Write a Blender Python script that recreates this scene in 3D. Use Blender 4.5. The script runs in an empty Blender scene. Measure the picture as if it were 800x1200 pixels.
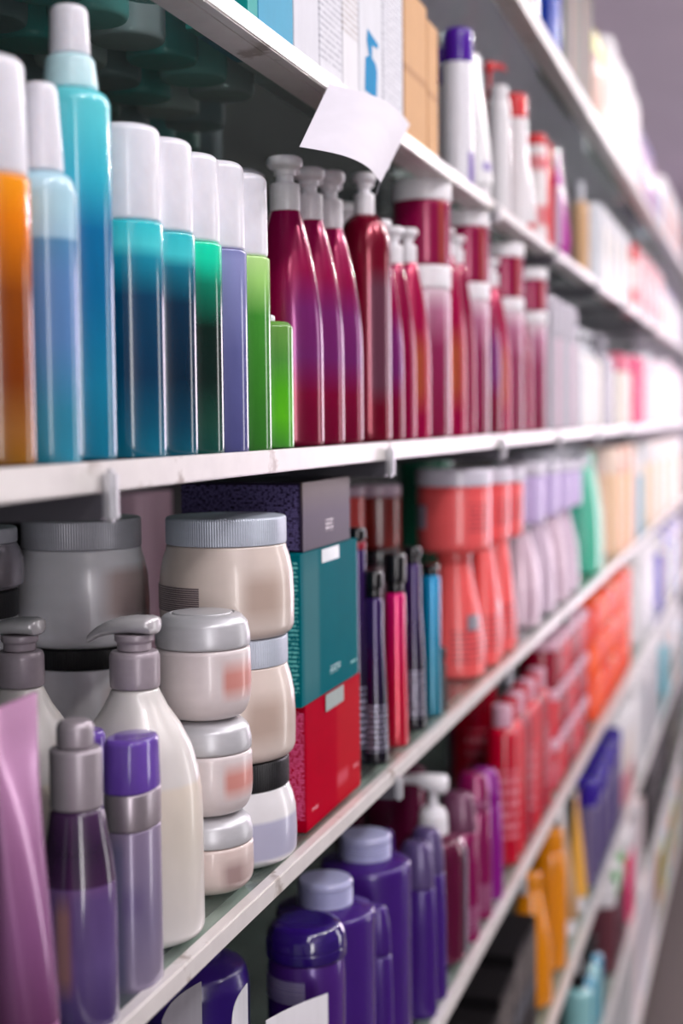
import bpy, bmesh, math, random
from mathutils import Vector, Matrix
random.seed(7)
PI = math.pi
COL = bpy.context.scene.collection
F = 50 / 24 * 800                      # focal length in pixels of the 800 wide frame

# ---------------------------------------------------------------- camera
yw = Vector((506, 113, -F)).normalized()
zw = Vector((-.010, 1, (-.010 * 506 + 113) / F)).normalized()
xw = yw.cross(zw)
M = Matrix((xw, yw, zw))
S = .38
CAM = Vector((S * math.cos(math.atan2(506, F)), 0, 1.80))
cd = bpy.data.cameras.new('camera'); cam = bpy.data.objects.new('camera', cd); COL.objects.link(cam)
cam.matrix_world = Matrix.Translation(CAM) @ M.to_4x4()
cd.sensor_fit = 'HORIZONTAL'; cd.sensor_width = 24; cd.sensor_height = 36; cd.lens = 50
cd.clip_start = .05
cd.dof.use_dof = True; cd.dof.focus_distance = 1.05; cd.dof.aperture_fstop = 3.6
bpy.context.scene.camera = cam
Mi = M.transposed()

def ray(px, py): return M @ Vector((px - 400, 600 - py, -F))
def onX(px, py, X):
    d = ray(px, py); return CAM + d * ((X - CAM.x) / d.x)
def proj(P):
    v = Mi @ (Vector(P) - CAM); return 400 + F * v.x / -v.z, 600 - F * v.y / -v.z, -v.z
def place(xr, r, g, pym):
    d = ray(xr, pym); d.z = 0; d.normalize()
    left = Vector((-d.y, d.x, 0)); o = Vector((CAM.x, CAM.y, 0)) + left * r
    t = (-(g + r) - o.x) / d.x
    c = o + d * t
    return c.x, c.y
def zat(py, x, y):
    z0, z1 = 0., 3.
    for _ in range(30):
        m = (z0 + z1) / 2
        if proj((x, y, m))[1] > py: z0 = m
        else: z1 = m
    return (z0 + z1) / 2
def ypix(px, X, py=600): return onX(px, py, X).y

# shelf heights, measured on the front edge of each shelf
def zk(k): return onX(600, 487 + k * 306, 0).z
Z = dict(A=zk(-1.70), B=zk(-.773), C=zk(.069), D=zk(.934), E=zk(1.815), F=zk(2.75), G=zk(3.65), H=zk(4.5))
ZR = dict(A=zk(-1.63), B=zk(-.7316), C=zk(.115), D=zk(.972), E=zk(1.86), F=zk(2.80), G=zk(3.70), H=zk(4.56))
FLOOR = zk(4.85)

# ---------------------------------------------------------------- materials
MC = {}
def srgb(c):
    if isinstance(c, str):
        c = [int(c[i:i + 2], 16) / 255 for i in (0, 2, 4)]
    return tuple(x / 12.92 if x <= .04045 else ((x + .055) / 1.055) ** 2.4 for x in c) + (1,)
class NT:
    def __init__(s, name):
        s.m = bpy.data.materials.new(name); s.m.use_nodes = True; s.t = s.m.node_tree
        s.b = s.t.nodes['Principled BSDF']; s.out = s.t.nodes['Material Output']
    def n(s, typ, **k):
        x = s.t.nodes.new(typ)
        for a, b in k.items(): setattr(x, a, b)
        return x
    def l(s, a, b): s.t.links.new(a, b)
    def math(s, op, a, b=None, clamp=False):
        x = s.n('ShaderNodeMath', operation=op, use_clamp=clamp)
        for i, v in enumerate((a, b)):
            if v is None: continue
            if isinstance(v, (int, float)): x.inputs[i].default_value = v
            else: s.l(v, x.inputs[i])
        return x.outputs[0]
    def mix(s, f, a, b):
        x = s.n('ShaderNodeMix', data_type='RGBA')
        if isinstance(f, (int, float)): x.inputs[0].default_value = f
        else: s.l(f, x.inputs[0])
        for i, v in ((6, a), (7, b)):
            if isinstance(v, tuple): x.inputs[i].default_value = v
            else: s.l(v, x.inputs[i])
        return x.outputs[2]
    def band(s, v, a, b, soft=.004):
        r1 = s.n('ShaderNodeMapRange', clamp=True); s.l(v, r1.inputs[0]); r1.inputs[1].default_value = a - soft; r1.inputs[2].default_value = a + soft
        r2 = s.n('ShaderNodeMapRange', clamp=True); s.l(v, r2.inputs[0]); r2.inputs[1].default_value = b + soft; r2.inputs[2].default_value = b - soft
        return s.math('MULTIPLY', r1.outputs[0], r2.outputs[0])

def mat(name, col, rough=.35, metal=0., coat=0., grad=None, bands=(), prints=(), alpha=1., emis=None, ior=1.5, sss=0., trans=0., bump=None, ribs=0):
    """plastic, lacquer or metal. grad: [(z, colour)...] over the height of the part (two liquids, dyed plastic);
    bands: (z0, z1, soft, colour, amount, x0, x1) blocks of print and soft colour strips; prints: (z0, z1, lines, colour, x0, x1, y0, y1) lines of tiny writing"""
    if name in MC: return MC[name]
    t = NT(name); b = t.b
    c = srgb(col)
    b.inputs['Roughness'].default_value = rough; b.inputs['Metallic'].default_value = metal
    b.inputs['Coat Weight'].default_value = coat; b.inputs['Coat Roughness'].default_value = .08
    b.inputs['IOR'].default_value = ior
    if sss: b.inputs['Subsurface Weight'].default_value = sss; b.inputs['Subsurface Scale'].default_value = .004; b.inputs['Subsurface Radius'].default_value = (1, .8, .7)
    if trans: b.inputs['Transmission Weight'].default_value = trans
    tc = t.n('ShaderNodeTexCoord'); sp = t.n('ShaderNodeSeparateXYZ'); t.l(tc.outputs['Generated'], sp.inputs[0])
    X, Y, Zz = sp.outputs
    cur = c
    if grad:
        r = t.n('ShaderNodeValToRGB'); t.l(Zz, r.inputs[0]); e = r.color_ramp.elements
        while len(e) < len(grad): e.new(.5)
        for i, (p, cc) in enumerate(grad): e[i].position = p
        for i, (p, cc) in enumerate(grad): e[i].color = srgb(cc)
        cur = r.outputs[0]
    # faint unevenness of the dye
    ns = t.n('ShaderNodeTexNoise'); ns.inputs['Scale'].default_value = 5; ns.inputs['Detail'].default_value = 2
    t.l(tc.outputs['Generated'], ns.inputs['Vector'])
    hs = t.n('ShaderNodeHueSaturation')
    v = t.math('MULTIPLY_ADD', ns.outputs[0], .16); v.node.inputs[2].default_value = .92
    t.l(v, hs.inputs['Value'])
    if isinstance(cur, tuple): hs.inputs['Color'].default_value = cur
    else: t.l(cur, hs.inputs['Color'])
    cur = hs.outputs[0]
    for z0, z1, soft, cc, am, *xx in bands:
        m = t.band(Zz, z0, z1, soft)
        if xx:
            m = t.math('MULTIPLY', m, t.band(X, xx[0], xx[1], xx[2] if len(xx) > 2 else .03))
            if len(xx) > 4: m = t.math('MULTIPLY', m, t.band(Y, xx[3], xx[4], .03))
        m = t.math('MULTIPLY', m, am)
        cur = t.mix(m, cur, srgb(cc))
    for z0, z1, n, cc, x0, x1, y0, y1 in prints:
        m = t.band(Zz, z0, z1)
        m = t.math('MULTIPLY', m, t.band(X, x0, x1, .01)); m = t.math('MULTIPLY', m, t.band(Y, y0, y1, .01))
        ln = t.math('FRACT', t.math('MULTIPLY', Zz, n / max(z1 - z0, .01)))
        m = t.math('MULTIPLY', m, t.band(ln, .25, .75, .12))
        mp = t.n('ShaderNodeMapping'); t.l(tc.outputs['Generated'], mp.inputs[0])
        mp.inputs['Scale'].default_value = (45, 45, n / max(z1 - z0, .01))
        nz = t.n('ShaderNodeTexNoise'); nz.inputs['Scale'].default_value = 1.; nz.inputs['Detail'].default_value = 1
        t.l(mp.outputs[0], nz.inputs['Vector'])
        m = t.math('MULTIPLY', m, t.band(nz.outputs[0], .44, 2., .05))
        cur = t.mix(m, cur, srgb(cc))
    t.l(cur, b.inputs['Base Color'])
    if ribs:
        at = t.math('ARCTAN2', t.math('SUBTRACT', Y, .5), t.math('SUBTRACT', X, .5))
        w = t.math('SINE', t.math('MULTIPLY', at, float(ribs)))
        bp = t.n('ShaderNodeBump'); bp.inputs['Strength'].default_value = .35; bp.inputs['Distance'].default_value = .0008
        t.l(w, bp.inputs['Height']); t.l(bp.outputs[0], b.inputs['Normal'])
    if alpha < 1:
        tr = t.n('ShaderNodeBsdfTransparent'); tr.inputs[0].default_value = tuple(.35 + .65 * x for x in c[:3]) + (1,)
        mx = t.n('ShaderNodeMixShader'); lw = t.n('ShaderNodeLayerWeight'); lw.inputs['Blend'].default_value = .35
        f = t.math('MULTIPLY_ADD', lw.outputs['Facing'], 1 - alpha); f.node.inputs[2].default_value = alpha
        t.l(f, mx.inputs[0]); t.l(tr.outputs[0], mx.inputs[1]); t.l(b.outputs[0], mx.inputs[2]); t.l(mx.outputs[0], t.out.inputs[0])
    MC[name] = t.m
    return t.m

def rail_mat():
    t = NT('painted metal rail'); b = t.b
    tc = t.n('ShaderNodeTexCoord')
    n1 = t.n('ShaderNodeTexNoise'); n1.inputs['Scale'].default_value = 34; n1.inputs['Detail'].default_value = 5
    n2 = t.n('ShaderNodeTexNoise'); n2.inputs['Scale'].default_value = 9; n2.inputs['Detail'].default_value = 3
    t.l(tc.outputs['Object'], n1.inputs['Vector']); t.l(tc.outputs['Object'], n2.inputs['Vector'])
    m = t.math('MULTIPLY', t.band(n1.outputs[0], .58, 2, .03), t.band(n2.outputs[0], .55, 2, .04))
    c = t.mix(n1.outputs[0], srgb('d2cccb'), srgb('eeeae6'))
    t.l(t.mix(t.math('MULTIPLY', m, .75), c, srgb('8d7c70')), b.inputs['Base Color'])
    b.inputs['Roughness'].default_value = .33; b.inputs['Metallic'].default_value = .15
    bp = t.n('ShaderNodeBump'); bp.inputs['Strength'].default_value = .2; bp.inputs['Distance'].default_value = .001
    t.l(n1.outputs[0], bp.inputs['Height']); t.l(bp.outputs[0], b.inputs['Normal'])
    return t.m
def glass_mat():
    t = NT('shelf glass')
    tr = t.n('ShaderNodeBsdfTransparent'); tr.inputs[0].default_value = (.86, .93, .90, 1)
    gl = t.n('ShaderNodeBsdfGlossy'); gl.inputs['Roughness'].default_value = .06; gl.inputs[0].default_value = (.9, .95, .92, 1)
    fr = t.n('ShaderNodeFresnel'); fr.inputs[0].default_value = 1.5
    df = t.n('ShaderNodeBsdfDiffuse'); df.inputs[0].default_value = (.42, .52, .47, 1)
    m0 = t.n('ShaderNodeMixShader'); m0.inputs[0].default_value = .10; t.l(tr.outputs[0], m0.inputs[1]); t.l(df.outputs[0], m0.inputs[2])
    mx = t.n('ShaderNodeMixShader'); ge = t.n('ShaderNodeNewGeometry'); t.l(t.math('MULTIPLY', fr.outputs[0], t.math('SUBTRACT', 1., ge.outputs['Backfacing'])), mx.inputs[0]); t.l(m0.outputs[0], mx.inputs[1]); t.l(gl.outputs[0], mx.inputs[2])
    t.l(mx.outputs[0], t.out.inputs[0]); return t.m
def plaster(name, col, rough=.8, sc=3.):
    t = NT(name); tc = t.n('ShaderNodeTexCoord'); n = t.n('ShaderNodeTexNoise'); n.inputs['Scale'].default_value = sc; n.inputs['Detail'].default_value = 4
    t.l(tc.outputs['Object'], n.inputs['Vector'])
    a = srgb(col); t.l(t.mix(n.outputs[0], tuple(x * .85 for x in a[:3]) + (1,), a), t.b.inputs['Base Color'])
    t.b.inputs['Roughness'].default_value = rough; return t.m

RAIL = rail_mat(); GLASS = glass_mat()
CHROME = mat('zinc clip', 'dcdce0', .32, .6)
DARKM = mat('dark bracket steel', '6e6b73', .28, .6)
WHITEP = mat('white plastic', 'ece9ee', .32, sss=.15)
FROST = mat('frosted white plastic', 'e9e8f0', .28, sss=.3, coat=.2)
GREYP = mat('grey plastic', '9c959c', .3, .35)
SILV = mat('satin silver', 'b9b8bd', .28, .7)
BLACKP = mat('black plastic', '0c0b10', .22, coat=.3)
MATS = {}

# ---------------------------------------------------------------- mesh helpers
def rnd(pts, rad, n=3):
    """round the corners of a profile"""
    out = [pts[0]]
    for i in range(1, len(pts) - 1):
        p0, p, p1 = Vector(pts[i - 1]), Vector(pts[i]), Vector(pts[i + 1])
        a, b = (p0 - p), (p1 - p)
        if a.length < 1e-7 or b.length < 1e-7: continue
        if a.angle(b) > PI * .93: out.append(tuple(p)); continue
        d = min(rad, a.length * .45, b.length * .45); s, e = p + a.normalized() * d, p + b.normalized() * d
        for k in range(n + 1):
            u = k / n; out.append(tuple(s * (1 - u) ** 2 + p * 2 * u * (1 - u) + e * u * u))
    out.append(pts[-1]); return out
def mesh_obj(name, verts, faces, m, parent=None, loc=(0, 0, 0), sharp=38):
    me = bpy.data.meshes.new(name); me.from_pydata([tuple(v) for v in verts], [], faces); me.validate(); me.update()
    bm = bmesh.new(); bm.from_mesh(me); bmesh.ops.recalc_face_normals(bm, faces=bm.faces); bm.to_mesh(me); bm.free()
    for p in me.polygons: p.use_smooth = True
    me.set_sharp_from_angle(angle=math.radians(sharp))
    me.materials.append(m)
    o = bpy.data.objects.new(name, me); COL.objects.link(o); o.location = loc
    if parent: o.parent = parent
    return o
def lathe(name, prof, m, parent, seg=40, sx=1., sy=1., ex=2., rad=.0012, off=(0, 0), rot=0., sharp=38, tilt=None):
    """prof: (r, z) from bottom to top; closed on the axis at both ends"""
    p = [(0, prof[0][1])] + list(prof) + [(0, prof[-1][1])]
    p = rnd(p, rad) if rad else p
    V, Fc = [], []
    ring = []
    for r, z in p:
        if r < 1e-6: V.append((off[0], off[1], z)); ring.append([len(V) - 1]); continue
        idx = []
        for k in range(seg):
            a = 2 * PI * k / seg; c, s = math.cos(a), math.sin(a)
            f = (abs(c) ** ex + abs(s) ** ex) ** (-1 / ex)
            x, y = r * f * c * sx, r * f * s * sy
            if rot: x, y = x * math.cos(rot) - y * math.sin(rot), x * math.sin(rot) + y * math.cos(rot)
            V.append((x + off[0], y + off[1], z)); idx.append(len(V) - 1)
        ring.append(idx)
    for a, b in zip(ring, ring[1:]):
        if len(a) == 1 and len(b) == 1: continue
        for k in range(seg):
            k2 = (k + 1) % seg
            if len(a) == 1: Fc.append((a[0], b[k], b[k2]))
            elif len(b) == 1: Fc.append((a[k], a[k2], b[0]))
            else: Fc.append((a[k], a[k2], b[k2], b[k]))
    return mesh_obj(name, V, Fc, m, parent, sharp=sharp)
def loft(name, secs, m, parent, seg=20, axis=Vector((-1, 0, 0)), ex=2.6):
    """secs: (centre, half width, half height); sections across a horizontal axis"""
    side = Vector((0, 0, 1)).cross(axis).normalized(); V, Fc = [], []
    for c, w, h in secs:
        for k in range(seg):
            a = 2 * PI * k / seg; cc, ss = math.cos(a), math.sin(a); f = (abs(cc) ** ex + abs(ss) ** ex) ** (-1 / ex)
            V.append(Vector(c) + side * (w * f * cc) + Vector((0, 0, h * f * ss)))
    n = len(secs)
    for i in range(n - 1):
        for k in range(seg):
            k2 = (k + 1) % seg; Fc.append((i * seg + k, i * seg + k2, (i + 1) * seg + k2, (i + 1) * seg + k))
    Fc.append(tuple(range(seg))[::-1]); Fc.append(tuple((n - 1) * seg + k for k in range(seg)))
    return mesh_obj(name, V, Fc, m, parent, sharp=50)
def boxm(name, x0, x1, y0, y1, z0, z1, m, parent=None, bev=.0008):
    bm = bmesh.new(); bmesh.ops.create_cube(bm, size=1)
    for v in bm.verts:
        v.co = Vector(((x0 + x1) / 2 + v.co.x * (x1 - x0), (y0 + y1) / 2 + v.co.y * (y1 - y0), (z0 + z1) / 2 + v.co.z * (z1 - z0)))
    if bev: bmesh.ops.bevel(bm, geom=bm.edges, offset=bev, segments=2, affect='EDGES')
    me = bpy.data.meshes.new(name); bm.to_mesh(me); bm.free()
    for p in me.polygons: p.use_smooth = True
    me.set_sharp_from_angle(angle=math.radians(30)); me.materials.append(m)
    o = bpy.data.objects.new(name, me); COL.objects.link(o)
    if parent: o.parent = parent
    return o
def thing(name, label, cat, loc=(0, 0, 0), group=None, rz=0):
    o = bpy.data.objects.new(name, None); COL.objects.link(o); o.location = loc; o.rotation_euler = (0, 0, rz)
    o.empty_display_size = .02
    o['label'] = label; o['category'] = cat
    if group: o['group'] = group
    return o
def struct(o): o['kind'] = 'structure'; return o

# ---------------------------------------------------------------- the room
YN, YF = -1.2, 9.0
struct(boxm('floor', -2.5, 3.2, YN - 2, YF + 1, FLOOR - .05, FLOOR, plaster('floor tiles', '564b47', .55, 2), bev=0))
struct(boxm('ceiling', -2.5, 3.2, YN - 2, YF + 1, FLOOR + 3.35, FLOOR + 3.4, plaster('ceiling paint', 'c9bfcb'), bev=0))
struct(boxm('wall_left', -2.55, -2.5, YN - 2, YF + 1, FLOOR, FLOOR + 3.35, plaster('left wall paint', 'c8bcc8'), bev=0))
struct(boxm('wall_right', 3.2, 3.25, YN - 2, YF + 1, FLOOR, FLOOR + 3.35, plaster('right wall paint', '5a5458'), bev=0))
struct(boxm('wall_far', -2.5, 3.2, YF + 1, YF + 1.05, FLOOR, FLOOR + 3.35, plaster('far wall paint', 'b5a9b4'), bev=0))

# ---------------------------------------------------------------- shelving
BACKX = -.46
bk = boxm('back_panel', BACKX - .02, BACKX, -.3, YF, FLOOR, Z['A'] + .02, plaster('back panel', '2b2529', .7, 6))
bk['label'] = 'dark grey panel closing the back of the shelving'; bk['category'] = 'panel'
desc = dict(A='topmost white-edged glass shelf at the upper right corner', B='white-edged glass shelf under the white boxes and kraft carton',
            C='white-edged glass shelf carrying the blue spray and magenta pump bottles', D='white-edged glass shelf carrying the cream jars and boxes',
            E='white-edged glass shelf carrying the purple bottles at the bottom', F='white-edged shelf under the orange bottle and black cartons',
            G='lower white-edged shelf under the teal bottles', H='lowest shelf just above the dark floor')
for k in 'ABCDEFGH':
    t = thing('glass_shelf', desc[k], 'shelf', (0, 0, Z[k]))
    g = boxm('glass_panel', BACKX + .002, -.011, -.25, YF - .1, -.008, -.0008, GLASS, t, bev=0)
    r = boxm('front_rail', -.0105, 0, -.25, YF - .1, ZR[k] - Z[k], 0, RAIL, t, bev=.0012)
    boxm('rail_flange', -.034, -.0107, -.25, YF - .1, ZR[k] - Z[k], ZR[k] - Z[k] + .002, RAIL, t, bev=0)
    boxm('back_rail', BACKX + .001, BACKX + .025, -.25, YF - .1, -.030, -.009, DARKM, t)
ords = ['first', 'second', 'third', 'fourth', 'fifth', 'sixth', 'seventh', 'eighth', 'ninth', 'tenth', 'eleventh', 'twelfth', 'thirteenth', 'fourteenth', 'fifteenth', 'sixteenth', 'seventeenth', 'eighteenth', 'nineteenth', 'twentieth', 'twenty-first', 'twenty-second', 'twenty-third', 'twenty-fourth', 'twenty-fifth']
brk = dict(B=[582, 651, 700, 731, 752, 766], C=[127, 456, 588, 655, 700, 735], D=[463, 596, 665], E=[612, 672], F=[678, 715])
shn = dict(B='the shelf of white boxes', C='the shelf of blue and magenta bottles', D='the cream jar shelf', E='the purple bottle shelf', F='the orange bottle shelf')
for k, xs in brk.items():
    for i, px in enumerate(xs):
        y = ypix(px, .003, 560)
        t = thing('shelf_bracket', '%s steel bracket from the left under %s' % (ords[i], shn[k]), 'bracket', (0, y, Z[k]), 'steel brackets clipped to the shelf edges')
        zb = ZR[k] - Z[k]
        w = .0045
        boxm('clip', .0003, .0085, -w, w, zb - .017, -.004 if k != 'D' else -.006, CHROME, t, bev=.0025)
        # arm with a slanting nose under the shelf
        V = [(-.0005, zb - .015), (-.0005, zb - .001), (-.035, zb - .001), (-.035, zb - .001), (BACKX + .03, zb - .001), (BACKX + .03, zb - .034), (-.06, zb - .018)]
        V = [(.0002, zb - .016), (.0002, zb - .0006), (BACKX + .03, zb - .0006), (BACKX + .03, zb - .036), (-.08, zb - .018)]
        n = len(V); vv = [(x, s * .0035, z) for s in (-1, 1) for x, z in V]
        fc = [tuple(range(n)), tuple(range(2 * n - 1, n - 1, -1))] + [(j, (j + 1) % n, n + (j + 1) % n, n + j) for j in range(n)]
        mesh_obj('arm', vv, fc, DARKM, t, sharp=20)
ups = [ypix(px, .003, 560) for px in (127, 456, 588, 655, 700, 735)]
for i, y in enumerate(ups):
    u = boxm('upright_post', BACKX + .0005, BACKX + .0245, y - .015, y + .015, FLOOR, Z['A'] - .04, DARKM)
    # the posts stand behind the rails of the shelves
    u.location.x = -.046
    u['label'] = '%s dark steel upright post behind the shelves, counted from the left' % ords[i]; u['category'] = 'post'; u['group'] = 'uprights behind the shelves'

# ---------------------------------------------------------------- products
class Item:
    """a product standing on a shelf. xr: right silhouette in pixels, hw: half width there, g: gap to the shelf front"""
    def __init__(s, name, label, cat, shelf, xr, hw=None, g=.012, r=None, pym=None, group=None, zbase=None, rz=0, sx=1.):
        s.zb = Z[shelf] if zbase is None else zbase
        pym = pym or {'A': 60, 'B': 150, 'C': 400, 'D': 760, 'E': 1050, 'F': 1080, 'G': 1130, 'H': 1180}[shelf]
        if r is None:
            r = hw * .8 / F
            for _ in range(6):
                x, y = place(xr, r, g, pym); P = proj((x, y, s.zb)); r = hw * P[2] / F * math.cos(math.atan((P[0] - 400) / F))
        x, y = place(xr, r, g, pym); s.x, s.y, s.r = x, y, r
        P = proj((x, y, s.zb)); s.px = P[0]; s.k = P[2] / F * math.cos(math.atan((P[0] - 400) / F)); s.depth = P[2]
        s.o = thing(name, label, cat, (x, y, s.zb), group, rz)
    def z(s, py): return zat(py, s.x, s.y) - s.zb
    def prof(s, pts):                                     # (y pixel or None for the base, half width in pixels)
        return [(hw * s.k, 0. if y is None else s.z(y)) for y, hw in pts]
    def part(s, name, m, pts, **kw): return lathe(name, s.prof(pts), m, s.o, **kw)

def pump_top(o, z0, rc, hc, rs, hs, rh, hh, m, spout=.0, d=(0, 1), seg=28, m2=None):
    """collar, stem and head of a pump standing on z0"""
    lathe('collar', [(rc, z0 - .001), (rc, z0 + hc * .9), (rc * .93, z0 + hc)], m2 or m, o, seg=seg)
    lathe('pump_stem', [(rs, z0 + hc - .0005), (rs, z0 + hc + hs)], m, o, seg=seg)
    z1 = z0 + hc + hs
    h = lathe('pump_head', [(rs * 1.25, z1 - .0008), (rs * 1.3, z1 + hh * .25), (rh * .92, z1 + hh * .42), (rh, z1 + hh * .6), (rh * .97, z1 + hh * .85), (rh * .8, z1 + hh)], m, o, seg=seg)
    if spout:
        D = Vector((d[0], d[1], 0)); zc = z1 + hh * .7
        loft('spout', [(D * (rh * .5) + Vector((0, 0, zc)), rh * .5, hh * .26), (D * (rh * 1.1) + Vector((0, 0, zc)), rh * .4, hh * .24),
                       (D * (rh + spout * .7) + Vector((0, 0, zc - hh * .05)), rh * .3, hh * .2), (D * (rh + spout) + Vector((0, 0, zc - hh * .35)), rh * .25, hh * .16)], m, h, axis=D)

GLS = dict(rough=.22, coat=.4)
# =============== middle shelf C: spray bottles
def spray_cap_bottle(label, xr, hw, cap, seam, grad, mname, g=.012):
    it = Item('spray_bottle', label, 'bottle', 'C', xr, hw, g, pym=(cap + 540) / 2, group='capped bottles of coloured liquid')
    it.part('body', mat(mname, 'ffffff', .12, coat=.15, grad=grad), [(None, hw - 3), (535 if hw > 30 else 528, hw), (seam, hw)], seg=56, rad=.002)
    it.part('cap', FROST, [(seam - .5, hw - 2), (cap + 6, hw - 2.5), (cap, hw - 8)], seg=56, rad=.003)
    return it
# amber bottle at the frame's left edge
a = Item('spray_bottle', 'amber orange bottle with tall frosted cap at the left edge', 'bottle', 'C', 38, 46, .012, pym=320)
a.part('body', mat('amber liquid', 'c56a10', .12, coat=.15, grad=[(0, '8a5a12'), (.12, '96602a'), (.3, '7a3503'), (.6, '8a4204'), (.85, 'e87f08'), (1, 'ffa01c')]), [(None, 43), (543, 46), (210, 46)], seg=56)
a.part('cap', FROST, [(209.5, 44), (76, 42), (68, 34)], seg=56, rad=.004)
b = Item('spray_bottle', 'pale blue spray bottle with narrow frosted cap between amber and tall cyan bottles', 'bottle', 'C', 93, 40, .010, pym=400)
b.part('body', mat('pale blue liquid', 'a8d4e6', .12, coat=.15, grad=[(0, '2c86a0'), (.35, '3886a8'), (.76, '4c8eb0'), (.775, 'a8d4e4'), (1, 'b6dcea')],
    bands=[(.3, .75, .12, '6f7fc8', .45, .5, 1.2, .2)]), [(None, 37), (542, 40), (225, 40), (210, 36), (203, 25)], seg=56, rad=.003)
b.part('cap', FROST, [(202.5, 27), (106, 21), (98, 17)], seg=40, rad=.002)
c = Item('spray_bottle', 'tall cyan to deep blue bottle with stepped spray cap', 'bottle', 'C', 133, 46, .010, pym=300)
c.part('body', mat('cyan over blue liquid', '30a0c0', .12, coat=.15, grad=[(0, '0c6c88'), (.2, '107a9c'), (.45, '006898'), (.62, '046c9e'), (.76, '34b4cc'), (.9, '58ccd8'), (1, '68d4dc')]),
    [(None, 43), (536, 46), (122, 46), (113, 42), (108, 33)], seg=60, rad=.004)
c.part('collar', mat('pale cyan plastic', 'c4e8ee', .25, sss=.2), [(107.5, 33), (100, 32), (72, 29), (67, 25)], seg=44, rad=.002)
c.part('cap', FROST, [(66.5, 24), (14, 22), (8, 18)], seg=44, rad=.002)
G4 = [(0, '0a5468'), (.15, '053c54'), (.35, '002238'), (.68, '012a44'), (.84, '107088'), (.9, '44c8ce'), (1, '30bac4')]
spray_cap_bottle('blue bottle with white cap, cyan above dark blue, beside the tall cyan one', 193, 46, 150, 263, [(0, '0c6a84'), (.15, '08526e'), (.35, '013352'), (.68, '023c5c'), (.84, '1688a2'), (.9, '4cced4'), (1, '30c2cc')], 'cyan over navy liquid')
spray_cap_bottle('narrowly visible blue bottle with white cap, second of the short blue pair', 230, 43, 166, 276, G4, 'cyan over dark navy liquid')
spray_cap_bottle('emerald over dark green bottle with white cap', 261, 41, 183, 287, [(0, '0c4640'), (.15, '184438'), (.35, '001e18'), (.6, '002018'), (.8, '067a5e'), (.92, '10d4a8'), (1, '14dcb0')], 'emerald liquid')
spray_cap_bottle('lavender grey bottle with white cap next to the emerald one', 290, 39, 192, 295, [(0, '4a4c80'), (.5, '5c6094'), (.95, '8a8fc0'), (1, '7c80b4')], 'lavender liquid')
spray_cap_bottle('light green bottle with white cap left of the magenta pumps', 317, 37, 206, 303, [(0, '2c6c22'), (.3, '327a22'), (.7, '3e8c2e'), (.88, '9ad070'), (1, 'b6e08c')], 'light green liquid')
e = Item('bottle', 'short bright green bottle squeezed before the first magenta pump bottle', 'bottle', 'C', 344, 33, .010, pym=450)
e.part('body', mat('bright green liquid', '5ab02a', .12, coat=.15, grad=[(0, '3f8a30'), (.25, '58b81c'), (.45, '4fae1a'), (.7, '4d8f3a'), (1, '6a9a48')]), [(None, 31), (524, 33), (384, 33), (378, 28)], seg=48)
e.part('cap', FROST, [(377.5, 12), (371, 12), (369, 9)], seg=24)
# white lidded tub behind the lavender and green bottles
w = Item('lidded_tub', 'white lidded tub half hidden behind the lavender and green bottles', 'tub', 'C', 312, 34, .075, pym=350)
w.part('body', WHITEP, [(None, 28), (500, 31), (216, 31)]); w.part('lid', FROST, [(215.5, 34), (206, 34), (201, 26)], rad=.002)

# magenta pump bottles
MAG = mat('magenta lacquer', 'a8004e', .17, .3, .15, grad=[(0, '74002c'), (.5, '94003e'), (1, '9c0450')], bands=[(.30, .66, .08, '3c3c9c', .38, .66, 1.2, .12)])
MAG2 = mat('magenta lacquer orange print', 'a80046', .17, .3, .15, bands=[(.2, .55, .08, 'c8702c', .6, .62, .95, .08)])
MAG3 = mat('magenta lacquer plain', '90003e', .17, .3, .15)
RUBY = mat('ruby lacquer', '7c0026', .16, .4, .3, bands=[(.2, .72, .05, '6c5468', .6, .72, 1.2, .06)])
def magenta_pump(xr, hw, ytop, ysh, i, m, label, kind=0, spout=.018, g=.012):
    it = Item('pump_bottle', label, 'bottle', 'C', xr, hw, g, pym=400, group='magenta pump bottles')
    o, k = it.o, it.k; zs = it.z(ysh); r = it.r
    if kind == 0:  # teardrop shoulders
        pr = [(r * .97, 0), (r, .004), (r, zs * .42)] + [(r * (1 - .60 * ((t) ** 1.9)), zs * (.42 + .58 * t)) for t in (.15, .3, .45, .6, .75, .88, 1.)]
        lathe('body', pr, m, o, seg=48, sy=.92)
        rn = r * .41
    else:
        pr = [(r * .97, 0), (r, .004), (r, zs * .82), (r * .95, zs * .9), (r * .78, zs * .965), (r * .45, zs)]
        lathe('body', pr, m, o, seg=48, rad=.004); rn = r * .40
    ht = it.z(ytop) - zs
    pump_top(o, zs, rn, ht * .5, rn * .58, ht * .16, rn * 1.2, ht * .34, WHITEP, spout * .45, (.1, 1))
    return it
lb = 'magenta pump bottle with white pump, '
magenta_pump(379, 43, 184, 247, 0, MAG, lb + 'nearest of the row beside the green bottles')
magenta_pump(403, 39, 197, 258, 1, MAG, lb + 'second in the row after the green bottles')
magenta_pump(425, 37, 201, 268, 2, MAG, lb + 'third in the row, under the hanging paper tag')
magenta_pump(434, 30, 238, 295, 3, MAG3, lb + 'half hidden left of the ruby bottle', g=.08)
magenta_pump(458, 30, 203, 252, 4, RUBY, 'straight ruby red bottle with round shoulders and clear white pump under the paper tag', 1)
magenta_pump(473, 26, 258, 305, 5, MAG, lb + 'just right of the ruby bottle', spout=.012)
magenta_pump(487, 25, 266, 309, 6, MAG3, lb + 'second right of the ruby bottle', spout=.012)
magenta_pump(504, 26, 268, 308, 7, MAG2, lb + 'in front of the nearest tall magenta tub', spout=.012)
mg = [(546, 24, 268), (557, 22, 277), (587, 23, 300), (598, 23, 304), (624, 22, 325)]
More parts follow.
